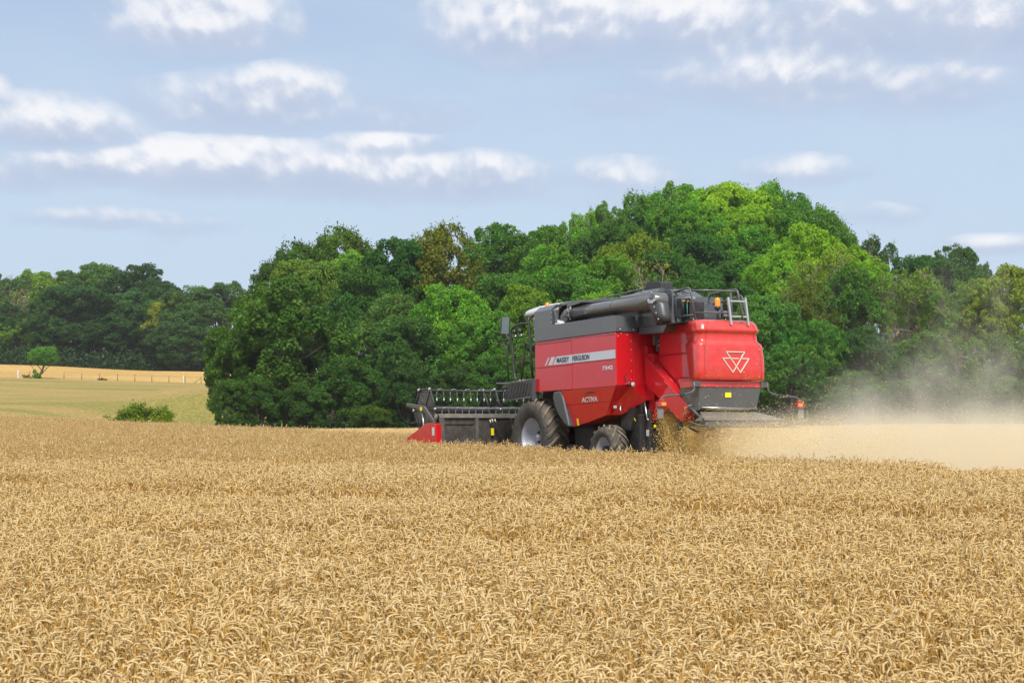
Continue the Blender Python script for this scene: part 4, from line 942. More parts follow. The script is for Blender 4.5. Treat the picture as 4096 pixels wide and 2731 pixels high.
    MB().hexa([(-2.15, -.9, 4.055), (-1.35, -.9, 4.03), (-1.35, .8, 4.03), (-2.15, .8, 4.06), (-2.15, -.9, 4.10), (-1.35, -.9, 4.10), (-1.35, .8, 4.10), (-2.15, .8, 4.11)]).build('tank_lid', GREY, C, bevel=.008)
    MB().hexa([(-3.9, -.8, 4.035), (-2.18, -.8, 4.055), (-2.18, .6, 4.055), (-3.9, .6, 4.035), (-3.7, -.6, 4.22), (-2.5, -.7, 4.12), (-2.5, .5, 4.12), (-3.7, .45, 4.20)]).build('tank_lid', GREY, C, bevel=.008)
    MB().tube(bent([(-1.95, .62, 4.09), (-1.98, .62, 4.14), (-3.2, .62, 4.19), (-3.6, .62, 4.20)], .05), .02, 8).build('lid_rail', TUBE, C)
    bolts([(-3.768, 1.40, 3.245), (-3.768, 1.05, 3.245)], '-x', .022, .02, parent=C)
    bolts([(-.175 - 0, 1.514, z) for z in (3.25, 3.5, 3.75)] + [(-.97, 1.514, z) for z in (3.60, 3.72, 3.84)], 'y', .012, parent=C)
    # hopper box behind the tank
    MB().prism([(-3.76, 3.14), (-4.72, 3.12), (-4.86, 3.26), (-4.86, 3.34), (-4.4, 3.70), (-3.76, 3.66)], 'y', .3, .90).build('rear_hopper', GREY, C, bevel=.012)
    MB().box(-4.09, -4.02, .62, .70, 2.9, 3.14).build('hopper_stay', GREY, C)
    # --- unloading auger folded back
    au = bpy.data.objects.new('unloading_auger', None); link(au, C); au.location = (0, 0, 0)
    ya = 1.19; za, zb = 3.785, 3.80
    MB().tube([(-1.36, ya, za), (-2.6, ya, (za + zb) / 2), (-3.2, ya, zb - .012), (-4.95, ya, zb)], .156, 36).build('auger_tube', AUG, au)
    MB().lathe([(.163, -3.265), (.172, -3.26), (.172, -3.235), (.163, -3.23)], (0, ya, zb - .012), 'x', 36).lathe([(.163, -1.52), (.182, -1.515), (.182, -1.47), (.163, -1.465)], (0, ya, za + .002), 'x', 36).lathe([(.163, -1.40), (.178, -1.395), (.178, -1.37), (.163, -1.365)], (0, ya, za), 'x', 36).build('auger_flange', GREY, au)
    MB().tube([(-1.40, ya, za), (-1.26, ya, za - .02), (-1.15, ya, za - .10), (-1.09, ya, za - .22), (-1.07, ya, za - .5)], [.166, .17, .172, .172, .17], 28).build('auger_elbow', AUG, au)
    MB().hexa([(-1.3, 1.30, 3.53), (-1.02, 1.30, 3.53), (-1.02, 1.46, 3.53), (-1.3, 1.46, 3.53), (-1.22, 1.32, 3.62), (-1.06, 1.32, 3.66), (-1.06, 1.44, 3.66), (-1.22, 1.44, 3.6)]).build('pivot_cover', SILV2, au, bevel=.01)
    bolts([(-1.49 + .0, ya + .18 * math.cos(a), za + .18 * math.sin(a)) for a in (-.9, -.3, .3, .9, 1.4)], 'y', .016, .018, parent=au)
    cx0, cz0 = -4.97, 3.80
    MB().lathe([(.168, -.17), (.168, .17), (.155, .178), (0, .178)], (cx0, ya, cz0), 'y', 40).build('auger_end', AUG, au)
    def oval(cx, z, rx, ry, tilt=0.): return [(cx + rx * math.cos(a), ya + ry * math.sin(a), z - tilt * math.cos(a)) for a in [2 * math.pi * i / 32 for i in range(32)]]
    sp = MB(); sp.rings([oval(-4.93, 3.80, .30, .20, -.06), oval(-4.97, 3.72, .31, .205, -.05), oval(-5.08, 3.50, .235, .18, -.03), oval(-5.20, 3.285, .175, .16, .035), oval(-5.195, 3.29, .163, .148, .035), oval(-5.08, 3.50, .20, .15)], cap=False); sp.add(oval(-5.15, 3.37, .18, .15), [tuple(range(32))], mi=1); sp.build('spout', [mat('spout_rubber', (.045, .047, .05), .45, coat=.1), mat('spout_hollow_shade', (.006, .006, .006), .9)], au)  # black disc across the mouth paints in the shade of the hollow
    MB().prism([(-4.86, 3.80), (-4.90, 3.84), (-5.06, 3.80), (-5.20, 3.86), (-5.235, 3.83), (-5.22, 3.79), (-5.07, 3.725), (-4.90, 3.745)], 'y', 1.375, 1.40).build('spout_bracket', CHROME, au)
    MB().prism([(-4.45, 3.75), (-4.47, 3.80), (-4.80, 3.825), (-4.80, 3.79)], 'y', 1.375, 1.39).build('spout_bracket', GREY2, au)
    bolts([(-5.0, 1.37, 3.96), (-5.12, 1.40, 3.77), (-4.93, 1.40, 3.79), (-5.19, 1.40, 3.83), (-5.12, 1.39, 3.64), (-5.16, 1.37, 3.51), (-5.22, 1.355, 3.37)], 'y', .02, .012, parent=au)
    MB().lathe([(.035, 0), (.035, .03), (.02, .04), (0, .04)], (cx0 - .02, 1.368, cz0 + .03), 'y', 12).build('pivot_bolt', BLACK, au)
    MB().tube([(-4.1, .96, 3.97), (-4.8, .96, 3.97)], .13, 20).build('auger_cradle', GREY, au)
    up = MB(); up.prism([(-4.55, 3.3), (-5.10, 3.3), (-5.10, 3.98)] + [(-5.10 + .07 * (1 - math.cos(a)), 3.98 + .07 * math.sin(a)) for a in (.4, .8, 1.2, 1.57)] + [(-4.55, 4.05)], 'y', .86, .90); up.build('cradle_plate', GREY, C, bevel=.006)
    # mesh intake scoop
    pr = [(-3.66, 4.12), (-3.64, 4.26), (-3.68, 4.33), (-3.80, 4.345), (-4.18, 4.31), (-4.24, 4.28), (-4.25, 4.10)]
    MB().prism(pr, 'y', .28, .62).build('mesh_intake', mat('black_mesh', (.03, .032, .036), .45, bump=1., bscale=90, var=.5, vscale=60), C, bevel=.012)
    # --- separator hull / engine deck
    MB().box(-5.6, -4.05, -.60, .56, 1.70, 3.28).build('separator_hull', RED, C)
    MB().prism([(-4.13, 2.655), (-5.35, 2.655), (-5.35, 3.285), (-4.30, 3.285), (-4.13, 3.16)], 'y', .562, .60).build('hull_panel', RED, C, bevel=.012, seg=3)
    MB().prism([(-4.13, 2.635), (-5.55, 2.635), (-5.55, 2.11), (-4.70, 2.11), (-4.13, 2.52)], 'y', .562, .60).build('hull_panel', RED, C, bevel=.012, seg=3)
    MB().prism([(-4.9, 2.09), (-5.8, 2.09), (-5.8, 1.90), (-5.05, 1.82)], 'y', .60, .66).build('hull_panel', RED, C, bevel=.01)
    MB().box(-4.10, -4.06, .56, .63, 2.75, 3.12).build('hinge_strip', GREY, C)
    bolts([(-4.12, .60, 2.98), (-4.12, .60, 2.88)], 'y', .02, .016, parent=C)
    MB().box(-5.5, -3.95, -.9, .9, 3.285, 3.31).build('engine_deck', DARK, C)
    # --- side return chute
    ch = MB(); ch.prism([(-3.84, 2.66), (-5.45, 1.485), (-5.45, 1.29), (-5.33, 1.145), (-5.21, 1.145), (-3.84, 2.03)], 'y', .58, .80); ch.build('return_chute', RED, C, bevel=.010, seg=3)
    MB().prism([(-3.62, 2.98), (-3.84, 2.84), (-3.84, 2.66), (-3.62, 2.62)], 'y', .58, .72).build('return_chute', RED, C)
    MB().prism([(-4.60, 2.085), (-5.44, 1.47), (-5.44, 1.44), (-4.60, 2.055)], 'y', .785, .808).build('chute_flange', RED, C)
    MB().box(-5.42, -5.37, .8005, .804, 1.30, 1.47).build('warning_sticker', YEL, C)
    bolts([(-4.62, .802, 2.14 - .1), (-4.68, .802, 2.0), (-4.7, .70, 2.10), (-4.76, .70, 2.06)], 'y', .012, .012, parent=C)
    MB().tube(bent([(-5.35, .84, 1.20), (-5.52, .86, 1.46), (-5.72, .86, 1.49)], .08), .018, 8).build('chrome_lever', CHROME, C)
    # --- rear hood
    hd = bpy.data.objects.new('engine_hood', None); link(hd, C)
    def ring(z, w, xr, rc, xf=-5.33, n=7):
        pts = [(xf, -w, z)]
        for i in range(n + 1): a = math.pi / 2 * i / n; pts.append((xr + rc - rc * math.sin(a), -w + rc - rc * math.cos(a), z))
        for i in range(n + 1): a = math.pi / 2 * i / n; pts.append((xr + rc - rc * math.cos(a), w - rc + rc * math.sin(a), z))
        pts.append((xf, w, z)); return pts
    lev = [(3.345, .60, -5.72, .14, -5.33), (3.34, .68, -5.82, .15, -5.33), (3.32, .74, -5.90, .16, -5.34), (3.275, .78, -5.955, .16, -5.36), (3.20, .80, -5.99, .15, -5.38), (3.13, .81, -6.015, .14, -5.40), (3.105, .815, -6.02, .14, -5.41), (3.08, .81, -6.01, .13, -5.42), (3.05, .79, -5.97, .12, -5.43), (3.03, .785, -5.96, .12, -5.44), (2.89, .795, -5.975, .12, -5.50), (2.865, .80, -5.985, .12, -5.51), (2.80, .86, -6.045, .12, -5.53), (2.77, .87, -6.05, .12, -5.54),
           (2.5, .89, -6.075, .11, -5.62), (2.25, .90, -6.075, .11, -5.68), (2.10, .90, -6.065, .10, -5.72), (2.04, .895, -6.05, .10, -5.73), (2.015, .88, -6.03, .09, -5.74)]
    ho = MB(); rg = [ring(z, w, xr, rc, xf) for z, w, xr, rc, xf in lev]
    for r_ in rg:
        for i, p in enumerate(r_):                     # gentle crown across the rear panel
            if p[0] < -5.8: r_[i] = (p[0] - .025 * max(0, 1 - (p[1] / .8) ** 2), p[1], p[2])
    # refine the straight rear run
    def refine(r_):
        a = r_[:8 + 1]; b = r_[9:]; p, q = a[-1], b[0]; mid = []
        for i in range(1, 10):
            u = i / 10; y = p[1] + (q[1] - p[1]) * u; mid.append((min(p[0], q[0]) - .03 * (1 - (y / .8) ** 2) + .03 * (1 - (p[1] / .8) ** 2), y, p[2]))
        return a + mid + b
    rg = [refine(r_) for r_ in rg]
    ho.rings(rg, smooth=True, cap=True); o = ho.build('hood_shell', RED2, hd)
    # seams
    for s in (1, -1):
        pts = []
        for z, w, xr, rc, xf in lev[2:]:
            pts.append((xr - .031 * max(0, 1 - ((w - rc) / .8) ** 2) - .0 - .001, s * (w - rc - .03), z))
        MB().tube(pts, .0045, 5).build('panel_seam', INKG, hd)
    bolts([(-6.075, s * .70, z) for s in (1, -1) for z in (2.10, 2.70)] , '-x', .012, .012, parent=hd)
    # emblem: three interlocked outline triangles
    em = MB(); xe = lambda y, z: -6.112 - .0 * y
    def bar_(p, q, w=.010):
        (ya_, za_), (yb_, zb_) = p, q; dx, dz = yb_ - ya_, zb_ - za_; L = math.hypot(dx, dz); nx, nzv = -dz / L * w, dx / L * w; ex, ez = dx / L * w * .7, dz / L * w * .7
        P = [(ya_ - ex + nx, za_ - ez + nzv), (ya_ - ex - nx, za_ - ez - nzv), (yb_ + ex - nx, zb_ + ez - nzv), (yb_ + ex + nx, zb_ + ez + nzv)]
        em.prism(P, 'x', -6.117, -6.090)
    c = -.055
    TLp, TRp, Lp, Rp, B1, B2, XC = (.245 + c + .01, 2.63), (-.245 + c + .01, 2.63), (.35 + c, 2.488), (-.35 + c, 2.488), (.085 + c, 2.185), (-.135 + c + .02, 2.185), (-.02 + c, 2.34)
    bar_(TLp, TRp); bar_(TLp, B2); bar_(TRp, B1); bar_(Lp, B1); bar_(Rp, B2)
    bar_(Lp, (-.065 + c, 2.488)); bar_((-.165 + c, 2.488), Rp)
    em.build('emblem', CREAM, hd)
    # --- red frame, grey rear cover, chrome bar
    MB().prism([(-5.2, .80), (-5.97, .865), (-5.97, -.865), (-5.2, -.80)], 'z', 1.87, 2.005).build('rear_frame', RED2, C, bevel=.01)
    MB().hexa([(-5.88, -.76, 1.40), (-5.3, -.76, 1.40), (-5.3, .76, 1.40), (-5.88, .76, 1.40), (-5.955, -.835, 1.868), (-5.2, -.80, 1.868), (-5.2, .80, 1.868), (-5.955, .835, 1.868)]).build('rear_cover', GREY, C, bevel=.01)
    MB().prism([(-5.25, 1.868), (-5.9, 1.868), (-5.9, 1.38), (-5.70, 1.36)], 'y', .77, .80).build('cover_gusset', GREY2, C)
    MB().box(-5.937, -5.92, -.04, .12, 1.65, 1.79).build('warning_sticker', YEL, C)
    MB().tube([(-5.90, .72, 1.43), (-5.90, -.76, 1.41)], .016, 8).build('cover_bar', CHROME, C)
    bolts([(-5.972, y, 1.885) for y in (.7, .36, .02, -.34, -.70)], '-x', .012, .01, parent=C)
    # --- tail lamp arms
    for s in (1, -1):
        ar = bpy.data.objects.new('tail_lamp_arm', None); link(ar, C)
        MB().box(-6.0, -5.96, min(s * .80, s * 1.0), max(s * .80, s * 1.0), 1.87, 1.985).build('bracket', TUBE, ar, bevel=.005)
        MB().tube(bent([(-6.0, s * .98, 1.98), (-6.0, s * .98, 1.80), (-6.0, s * 1.07, 1.74), (-6.0, s * 1.30, 1.695), (-6.0, s * 1.74, 1.665), (-6.0, s * 1.83, 1.63), (-6.0, s * 1.84, 1.56)], .05), .021, 10).build('arm_tube', TUBE, ar)
        MB().box(-6.045, -5.955, min(s * 1.26, s * 1.36), max(s * 1.26, s * 1.36), 1.655, 1.735).build('arm_clamp', BLACK, ar, bevel=.01)
        MB().box(-6.05, -5.97, min(s * 1.79, s * 1.89), max(s * 1.79, s * 1.89), 1.53, 1.60).build('lamp_base', REDL, ar, bevel=.01)
        MB().box(-6.07, -5.96, min(s * 1.74, s * 1.96), max(s * 1.74, s * 1.96), 1.43, 1.535).build('tail_lamp', REDL, ar, bevel=.015)
        MB().box(-6.082, -6.06, min(s * 1.77, s * 1.88), max(s * 1.77, s * 1.88), 1.455, 1.52).build('indicator_lens', ORG, ar, bevel=.008)
        MB().box(-6.02, -6.01, min(s * 1.80, s * 1.95), max(s * 1.80, s * 1.95), 1.19, 1.44).build('warning_flap', FLAP, ar)
    # --- straw spreader
    sp = MB(); sp.hexa([(-6.52, -1.10, 1.125), (-5.85, -.74, 1.30), (-5.85, .74, 1.30), (-6.52, 1.10, 1.125), (-6.52, -1.10, 1.145), (-5.85, -.74, 1.34), (-5.85, .74, 1.34), (-6.52, 1.10, 1.145)]); sp.build('spreader_plate', GREY2, C, bevel=.005)
    MB().hexa([(-6.30, -1.08, 1.13), (-5.95, -.95, 1.13), (-5.95, .95, 1.13), (-6.30, 1.08, 1.13), (-6.28, -1.0, 1.21), (-6.0, -.86, 1.27), (-6.0, .86, 1.27), (-6.28, 1.0, 1.21)]).build('spreader_box', GREY2, C)
    MB().box(-6.50, -6.46, -1.06, 1.06, 1.03, 1.123).build('spreader_skirt', GREY2, C)
    MB().tube(bent([(-5.95, 1.12, 1.10), (-6.45, 1.45, 1.12), (-6.68, 1.36, 1.02), (-6.70, 1.0, 1.0), (-6.70, -1.0, .985), (-6.66, -1.36, .98), (-6.0, -1.2, 1.06)], .12), .018, 8).build('spreader_hoop', TUBE, C)
    MB().tube([(-5.9, 1.05, 1.42), (-5.95, .92, 1.30), (-6.05, .90, 1.22)], .05, 8).build('spreader_hinge', BLACK, C)
    MB().tube([(-6.3, 1.32, .98), (-6.2, 1.1, .92), (-6.0, .9, .9)], .03, 8).build('spreader_arm', BLACK, C)
    MB().prism([(-4.3, .35), (-5.05, .35), (-5.0, .95), (-4.75, 1.2), (-4.4, 1.1), (-4.15, .75)], 'y', .50, .54).build('chopper_guard', TEAL, C, bevel=.01)
    # --- underbody
    MB().box(-3.66, .7, -.8, .8, 1.05, 2.02).build('chassis', DARK, C, bevel=.02)
    MB().box(-4.0, -2.8, -.7, .7, .45, 1.1).build('rear_axle', DARK, C)
    MB().tube([(-3.05, -1.4, .56), (-3.05, 1.4, .56)], .10, 12).build('axle_beam', DARK, C)
    MB().tube([(0, -1.3, .92), (0, 1.3, .92)], .16, 12).build('axle_beam', DARK, C)
    gm = mat('black_hex_mesh', (.012, .012, .013), .5)
    gr = MB().box(-1.85, -1.05, .72, .95, .40, 1.10); gr.build('radiator_box', DARK, C)
    g = MB()
    for i in range(15):
        for j in range(16):
            cx_ = -1.07 - .054 * i - (.027 if j % 2 else 0); cz_ = .44 + .042 * j
            if cx_ < -1.84: continue
            ro = [(cx_ + .027 * math.cos(a), .952, cz_ + .024 * math.sin(a)) for a in [math.pi / 6 + math.pi / 3 * k for k in range(6)]]
            ri = [(cx_ + .018 * math.cos(a), .952, cz_ + .016 * math.sin(a)) for a in [math.pi / 6 + math.pi / 3 * k for k in range(6)]]
            g.add(ro + ri, [(k, (k + 1) % 6, 6 + (k + 1) % 6, 6 + k) for k in range(6)])
    g.build('radiator_mesh', mat('mesh_grey', (.05, .05, .055), .5), C, fix=False)
    MB().hexa([(-3.5, .9, 1.0), (-3.1, .9, 1.0), (-3.1, 1.0, 1.0), (-3.5, 1.0, 1.0), (-3.75, .9, 1.5), (-3.2, .9, 1.5), (-3.2, 1.0, 1.5), (-3.75, 1.0, 1.5)]).build('axle_stay', BLACK, C)
    MB().box(-3.95, -3.80, .70, .78, .40, 1.45).build('frame_post', BLACK, C, bevel=.01)
    MB().box(-3.93, -3.83, .781, .787, .86, 1.0).build('white_sticker', SILV2, C)
    MB().tube([(-3.80, .80, 1.62), (-3.85, .80, 1.45), (-3.93, .82, 1.25), (-4.0, .84, 1.22)], .018, 7).build('support_rod', CHROME, C)
    MB().box(-4.10, -4.05, .68, .74, 1.04, 1.11).build('yellow_cap', YEL, C, bevel=.02)
    MB().tube([(-3.60, .95, 1.46), (-3.68, .96, 1.38), (-3.62, .97, 1.28), (-3.7, .98, 1.2)], .010, 5).build('yellow_hose', YEL, C)
    MB().box(-3.75, -3.2, .60, .9, .5, 1.35).build('hydraulic_block', DARK, C, bevel=.03)
    # --- mudguard behind the front wheel
    pr = [(-1.0, 1.965), (-1.30, 1.985), (-1.40, 1.85), (-1.70, 1.12), (-1.60, 1.125), (-1.46, 1.20), (-1.20, 1.42), (-1.04, 1.62), (-.96, 1.82)]
    MB().prism(pr, 'y', 1.02, 1.515).build('mudguard', LPAD, C, bevel=.05, seg=4)
    MB().prism(pr, 'y', -1.515, -1.02).build('mudguard', LPAD, C, bevel=.05, seg=4)
    # --- wheels
    tyre_wheel('front_wheel', C, 0, 1.62, .92, .925, .66, .445, 20)
    tyre_wheel('front_wheel', C, 0, -1.62, .92, .925, .66, .445, 20, -1)
    tyre_wheel('rear_wheel', C, -3.05, 1.50, .565, .57, .44, .27, 15)
    tyre_wheel('rear_wheel', C, -3.05, -1.50, .565, .57, .44, .27, 15, -1)
    # --- cab
    cb = bpy.data.objects.new('cab', None); link(cb, C)
    MB().box(-.16, .90, -.86, .86, 2.35, 2.75).build('cab_base', RED, cb, bevel=.02)
    MB().hexa([(-.14, -.84, 2.752), (.88, -.84, 2.752), (.88, .84, 2.752), (-.14, .84, 2.752), (-.14, -.86, 3.90), (1.0, -.86, 3.90), (1.0, .86, 3.90), (-.14, .86, 3.90)]).build('cab_window', GLASS, cb)
    MB().box(.80, .865, .83, .875, 2.752, 3.92).build('cab_pillar', BLACK, cb)
    MB().box(.72, .80, .85, .878, 2.76, 3.9).build('cab_pillar', mat('cream_trim', (.5, .45, .3), .6), cb)
    MB().box(.66, .73, .86, .93, 3.55, 3.75).build('door_latch', BLACK, cb, bevel=.01)
    # roof: lofted cross-sections along x
    secs = []
    for x, zb_, ztp, w in ((1.50, 3.98, 4.00, .70), (1.47, 3.95, 4.06, .80), (1.38, 3.935, 4.11, .88), (1.15, 3.93, 4.165, .93), (.80, 3.93, 4.20, .95), (.3, 3.93, 4.215, .95), (-.4, 3.93, 4.205, .94), (-1.1, 3.96, 4.17, .90), (-1.25, 4.0, 4.12, .86)):
        r_ = []; n = 10
        for i in range(n + 1): a = math.pi * i / n; r_.append((x, w * math.cos(a) * (1 if abs(math.cos(a)) < .9 else 1), zb_ + .03 + (ztp - zb_ - .03) * max(0., math.sin(a)) ** .45))
        r_ += [(x, -w * .96, zb_), (x, w * .96, zb_)]
        secs.append(r_)
    MB().rings(secs).build('cab_roof', WHITE, cb)
    MB().prism([(1.44, 3.94), (1.2, 3.88), (-.1, 3.88), (-.1, 3.93), (1.3, 3.935)], 'y', -.88, .90).build('roof_visor', BLACK, cb)
    bc = MB().lathe([(.055, 0), (.055, .06), (.048, .10), (.025, .125), (0, .13)], (-.02, 1.05, 4.035), 'z', 20).build('roof_beacon', ORG, cb)
    MB().lathe([(.06, 0), (.06, .035), (0, .036)], (-.02, 1.05, 4.0), 'z', 16).build('beacon_base', BLACK, cb)
    # --- access: rails, mirror, platform, folded steps
    ac = bpy.data.objects.new('handrail', None); link(ac, C)
    yr = 1.5
    MB().tube(bent([(-.06, yr, 2.30), (.05, yr, 3.15), (.13, yr, 3.80), (.22, 1.2, 3.92)], .08), .026, 8).build('rail_tube', BLACK, ac)
    MB().tube(bent([(.13, yr, 3.66), (.55, yr, 3.68), (.92, yr, 3.60), (.98, yr, 3.52), (.90, yr, 3.0), (.83, yr, 2.42), (.72, yr, 2.30)], .10), .026, 8).build('rail_tube', BLACK, ac)
    MB().tube(bent([(1.03, yr + .05, 2.30), (1.12, yr + .05, 3.17), (1.42, yr + .05, 3.26), (1.38, yr + .05, 3.33), (1.05, yr + .05, 3.34)], .07), .024, 8).build('rail_tube', BLACK, ac)
    MB().tube(bent([(.50, yr, 2.32), (.36, yr, 2.85), (.30, yr, 3.18), (.14, yr, 3.20), (.02, yr, 3.05), (0, yr, 2.4)], .10), .022, 8).build('rail_tube', BLACK, ac)
    MB().tube([(.93, yr, 3.36), (.08, yr, 3.38)], .018, 7).build('rail_tube', BLACK, ac)
    MB().tube([(.86, yr, 2.82), (.03, yr, 2.83)], .018, 7).build('rail_tube', BLACK, ac)
    MB().box(.93, 1.0, yr - .03, yr + .03, 3.08, 3.36).build('mirror_clamp', BLACK, ac, bevel=.01)
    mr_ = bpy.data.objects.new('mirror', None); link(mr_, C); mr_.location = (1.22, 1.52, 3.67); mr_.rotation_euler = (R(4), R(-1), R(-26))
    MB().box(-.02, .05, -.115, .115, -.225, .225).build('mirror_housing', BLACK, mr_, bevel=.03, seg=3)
    MB().box(-.026, -.0205, -.09, .09, -.19, .19).build('mirror_glass', mat('mirror', (.20, .24, .21), .05, metal=1.), mr_, bevel=.0)  # dark green tint stands in for trees reflected in the glass
    MB().tube([(1.18, 1.52, 3.46), (1.08, 1.52, 3.38), (.99, 1.5, 3.30)], .014, 7).build('mirror_arm', BLACK, C)
    for x_ in (.78, .50):
        l_ = bpy.data.objects.new('work_light', None); link(l_, C); l_.location = (x_, yr, 3.50)
        MB().lathe([(.02, .08), (.06, .05), (.065, -.02), (.0, -.02)], (0, 0, 0), 'x', 16).build('lamp_housing', BLACK, l_)
        MB().tube([(0, 0, -.05), (-.03, 0, -.10), (-.04, .02, -.13)], .018, 6).build('lamp_bracket', CHROME, l_)
    MB().box(-.14, 1.70, .9, 1.45, 2.26, 2.30).build('platform', BLACK, C, bevel=.01)
    MB().tube(bent([(1.72, 1.5, 2.29), (.95, 1.5, 2.24), (.9, 1.53, 2.27), (-.10, 1.55, 2.30)], .06), .022, 8).build('platform_rail', TUBE, C)
    MB().tube([(1.45, 1.48, 2.2), (.98, 1.5, 2.19)], .018, 8).build('platform_rail', TUBE, C)
    MB().tube([(1.35, 1.45, 2.2), (1.33, 1.45, 2.0), (1.15, 1.45, 1.95)], .018, 8).build('platform_stay', BLACK, C)
    MB().box(.5, .62, 1.4, 1.5, 2.305, 2.33).build('number_plate', SILV2, C)
    st = bpy.data.objects.new('folding_steps', None); link(st, C)
    MB().hexa([(1.14, 1.56, 1.84), (-.14, 1.60, 1.86), (-.14, 1.54, 1.86), (1.14, 1.50, 1.84), (.97, 1.56, 2.24), (-.20, 1.60, 2.27), (-.20, 1.54, 2.27), (.97, 1.50, 2.24)]).build('step_panel', BLACK, st)
    MB().hexa([(-.14, 1.60, 1.80), (-.04, 1.46, 1.78), (-.04, 1.42, 1.78), (-.15, 1.40, 1.8), (-.21, 1.60, 2.31), (-.19, 1.46, 2.32), (-.25, 1.42, 2.32), (-.24, 1.40, 2.31)]).build('step_side', GREY, st)
    for i in range(8):
        u = i / 7.3; xt = .93 - 1.05 * u; xb = 1.10 - 1.10 * u
        MB().tube(bent([(xt - .10, 1.56, 2.275), (xt, 1.60, 2.23), (xb, 1.605, 1.90), (xb + .02, 1.59, 1.85)], .05), .011, 6).build('step_tread', TUBE, st)
    bolts([(.93 - 1.05 * (i + .5) / 7.3 + .17 * (1 - (z - 1.86) / .4), 1.56 + .04 * i / 7, z) for i in range(7) for z in (1.92, 2.0, 2.08, 2.16)], 'y', .012, .01, 'stud', st, DARK)
    MB().tube([(1.16, 1.58, 1.83), (.3, 1.60, 1.86), (-.10, 1.61, 1.87)], .02, 8).build('step_rail', TUBE, st)
    # --- railings, engine parts, ladder on the deck
    rl = bpy.data.objects.new('deck_railing', None); link(rl, C)
    yl = .62
    def rt_(pts, r=.022, k=.08): MB().tube(bent(pts, k), r, 8).build('rail_tube', TUBE, rl)
    rt_([(-4.83, yl, 3.30), (-4.83, yl, 3.95), (-4.86, yl, 4.03), (-5.32, yl, 4.07), (-5.40, yl, 4.03), (-5.58, yl, 3.33)], .024)
    rt_([(-4.83, yl, 3.46), (-5.55, yl, 3.46)])
    rt_([(-5.42, yl, 4.0), (-5.62, .30, 4.0), (-5.78, -.1, 3.98), (-5.84, -.28, 3.97)], .022, .1)
    rt_([(-5.56, yl, 3.50), (-5.84, .2, 3.50), (-5.97, -.29, 3.46)], .018)
    rt_([(-4.78, -.30, 3.42), (-4.80, -.30, 3.92), (-4.88, -.30, 4.0), (-5.80, -.30, 4.02), (-5.88, -.30, 3.98), (-6.05, -.30, 3.34)], .024)
    rt_([(-4.72, -.36, 3.42), (-4.74, -.36, 4.0)], .026)
    rt_([(-5.62, -.30, 4.0), (-5.66, -.30, 3.5), (-5.55, -.30, 3.44), (-5.1, -.30, 3.42)], .02)
    rt_([(-3.6, -.85, 3.80), (-4.9, -.85, 3.90), (-5.22, -.85, 3.96), (-5.30, -.85, 3.92), (-5.46, -.85, 3.36)], .022)
    rt_([(-4.82, -.82, 3.35), (-4.82, -.82, 3.84), (-4.9, -.82, 3.90), (-5.1, -.82, 3.92)], .022)
    rt_([(-3.55, -.3, 3.6), (-3.56, -.3, 4.12), (-3.75, -.3, 4.18), (-4.0, -.3, 4.10)], .02)
    rt_([(-3.3, .1, 4.13), (-3.9, .1, 4.12), (-4.3, .1, 4.10)], .025); rt_([(-3.6, .3, 3.9), (-4.5, .3, 4.0)], .022)
    ld = bpy.data.objects.new('rear_ladder', None); link(ld, C)
    for ya_ in (.0, -.46): MB().hexa([(-6.06, ya_ - .022, 3.22), (-6.01, ya_ - .022, 3.22), (-6.01, ya_ + .022, 3.22), (-6.06, ya_ + .022, 3.22), (-5.96, ya_ - .022, 3.83), (-5.91, ya_ - .022, 3.83), (-5.91, ya_ + .022, 3.83), (-5.96, ya_ + .022, 3.83)]).build('ladder_rail', ALU, ld, bevel=.004)
    for z_ in (3.75, 3.41): MB().box(-6.05 + (z_ - 3.3) * .16, -6.0 + (z_ - 3.3) * .16, -.43, -.03, z_ - .018, z_ + .018).build('rung', ALU, ld)
    bn = bpy.data.objects.new('warning_beacon', None); link(bn, C); bn.location = (-5.75, .15, 3.40)
    MB().tube([(0, 0, -.1), (0, 0, .18)], .02, 8).build('beacon_stem', BLACK, bn)
    MB().lathe([(.0, .17), (.055, .17), (.066, .20), (.066, .245), (0, .246)], (0, 0, 0), 'z', 20).build('beacon_base', BLACK, bn)
    MB().lathe([(.060, .247), (.060, .36), (.052, .405), (.028, .43), (0, .436)], (0, 0, 0), 'z', 24).build('beacon_lens', ORG, bn)
    wl2 = bpy.data.objects.new('work_light', None); link(wl2, C); wl2.location = (-5.85, .0, 3.47); wl2.rotation_euler = (0, 0, R(0))
    MB().box(-.02, .07, -.10, .10, -.08, .08).build('lamp_housing', BLACK, wl2, bevel=.02)
    MB().box(-.032, -.021, -.08, .08, -.06, .06).build('lamp_lens', LAMPG, wl2, bevel=.0)
    lg = MB()
    for k in range(-2, 3): lg.tube([(-.04, k * .033, -.065), (-.04, k * .033, .065)], .004, 5)
    for k in range(-1, 2): lg.tube([(-.04, -.09, k * .04), (-.04, .09, k * .04)], .004, 5)
    lg.tube(bent([(0, -.08, .08), (-.01, -.08, .13), (-.01, .08, .13), (0, .08, .08)], .02), .008, 6); lg.build('lamp_guard', BLACK, wl2)
    MB().tube([(.02, 0, -.08), (.02, 0, -.16)], .015, 6).build('lamp_bracket', CHROME, wl2)
    MB().box(-4.88, -4.50, .05, .50, 3.31, 3.90).build('engine_box', GREY, C, bevel=.02)
    MB().box(-4.90, -4.48, .42, .505, 3.70, 3.72).build('box_seam', BLACK, C)
    MB().box(-5.20, -4.92, .1, .50, 3.33, 3.80).build('oil_cooler', BLACK, C, bevel=.03)
    f_ = MB(); [f_.box(-5.19, -4.98, .50, .515, 3.42 + .065 * k, 3.445 + .065 * k) for k in range(6)]; f_.build('cooler_fin', DARK, C)
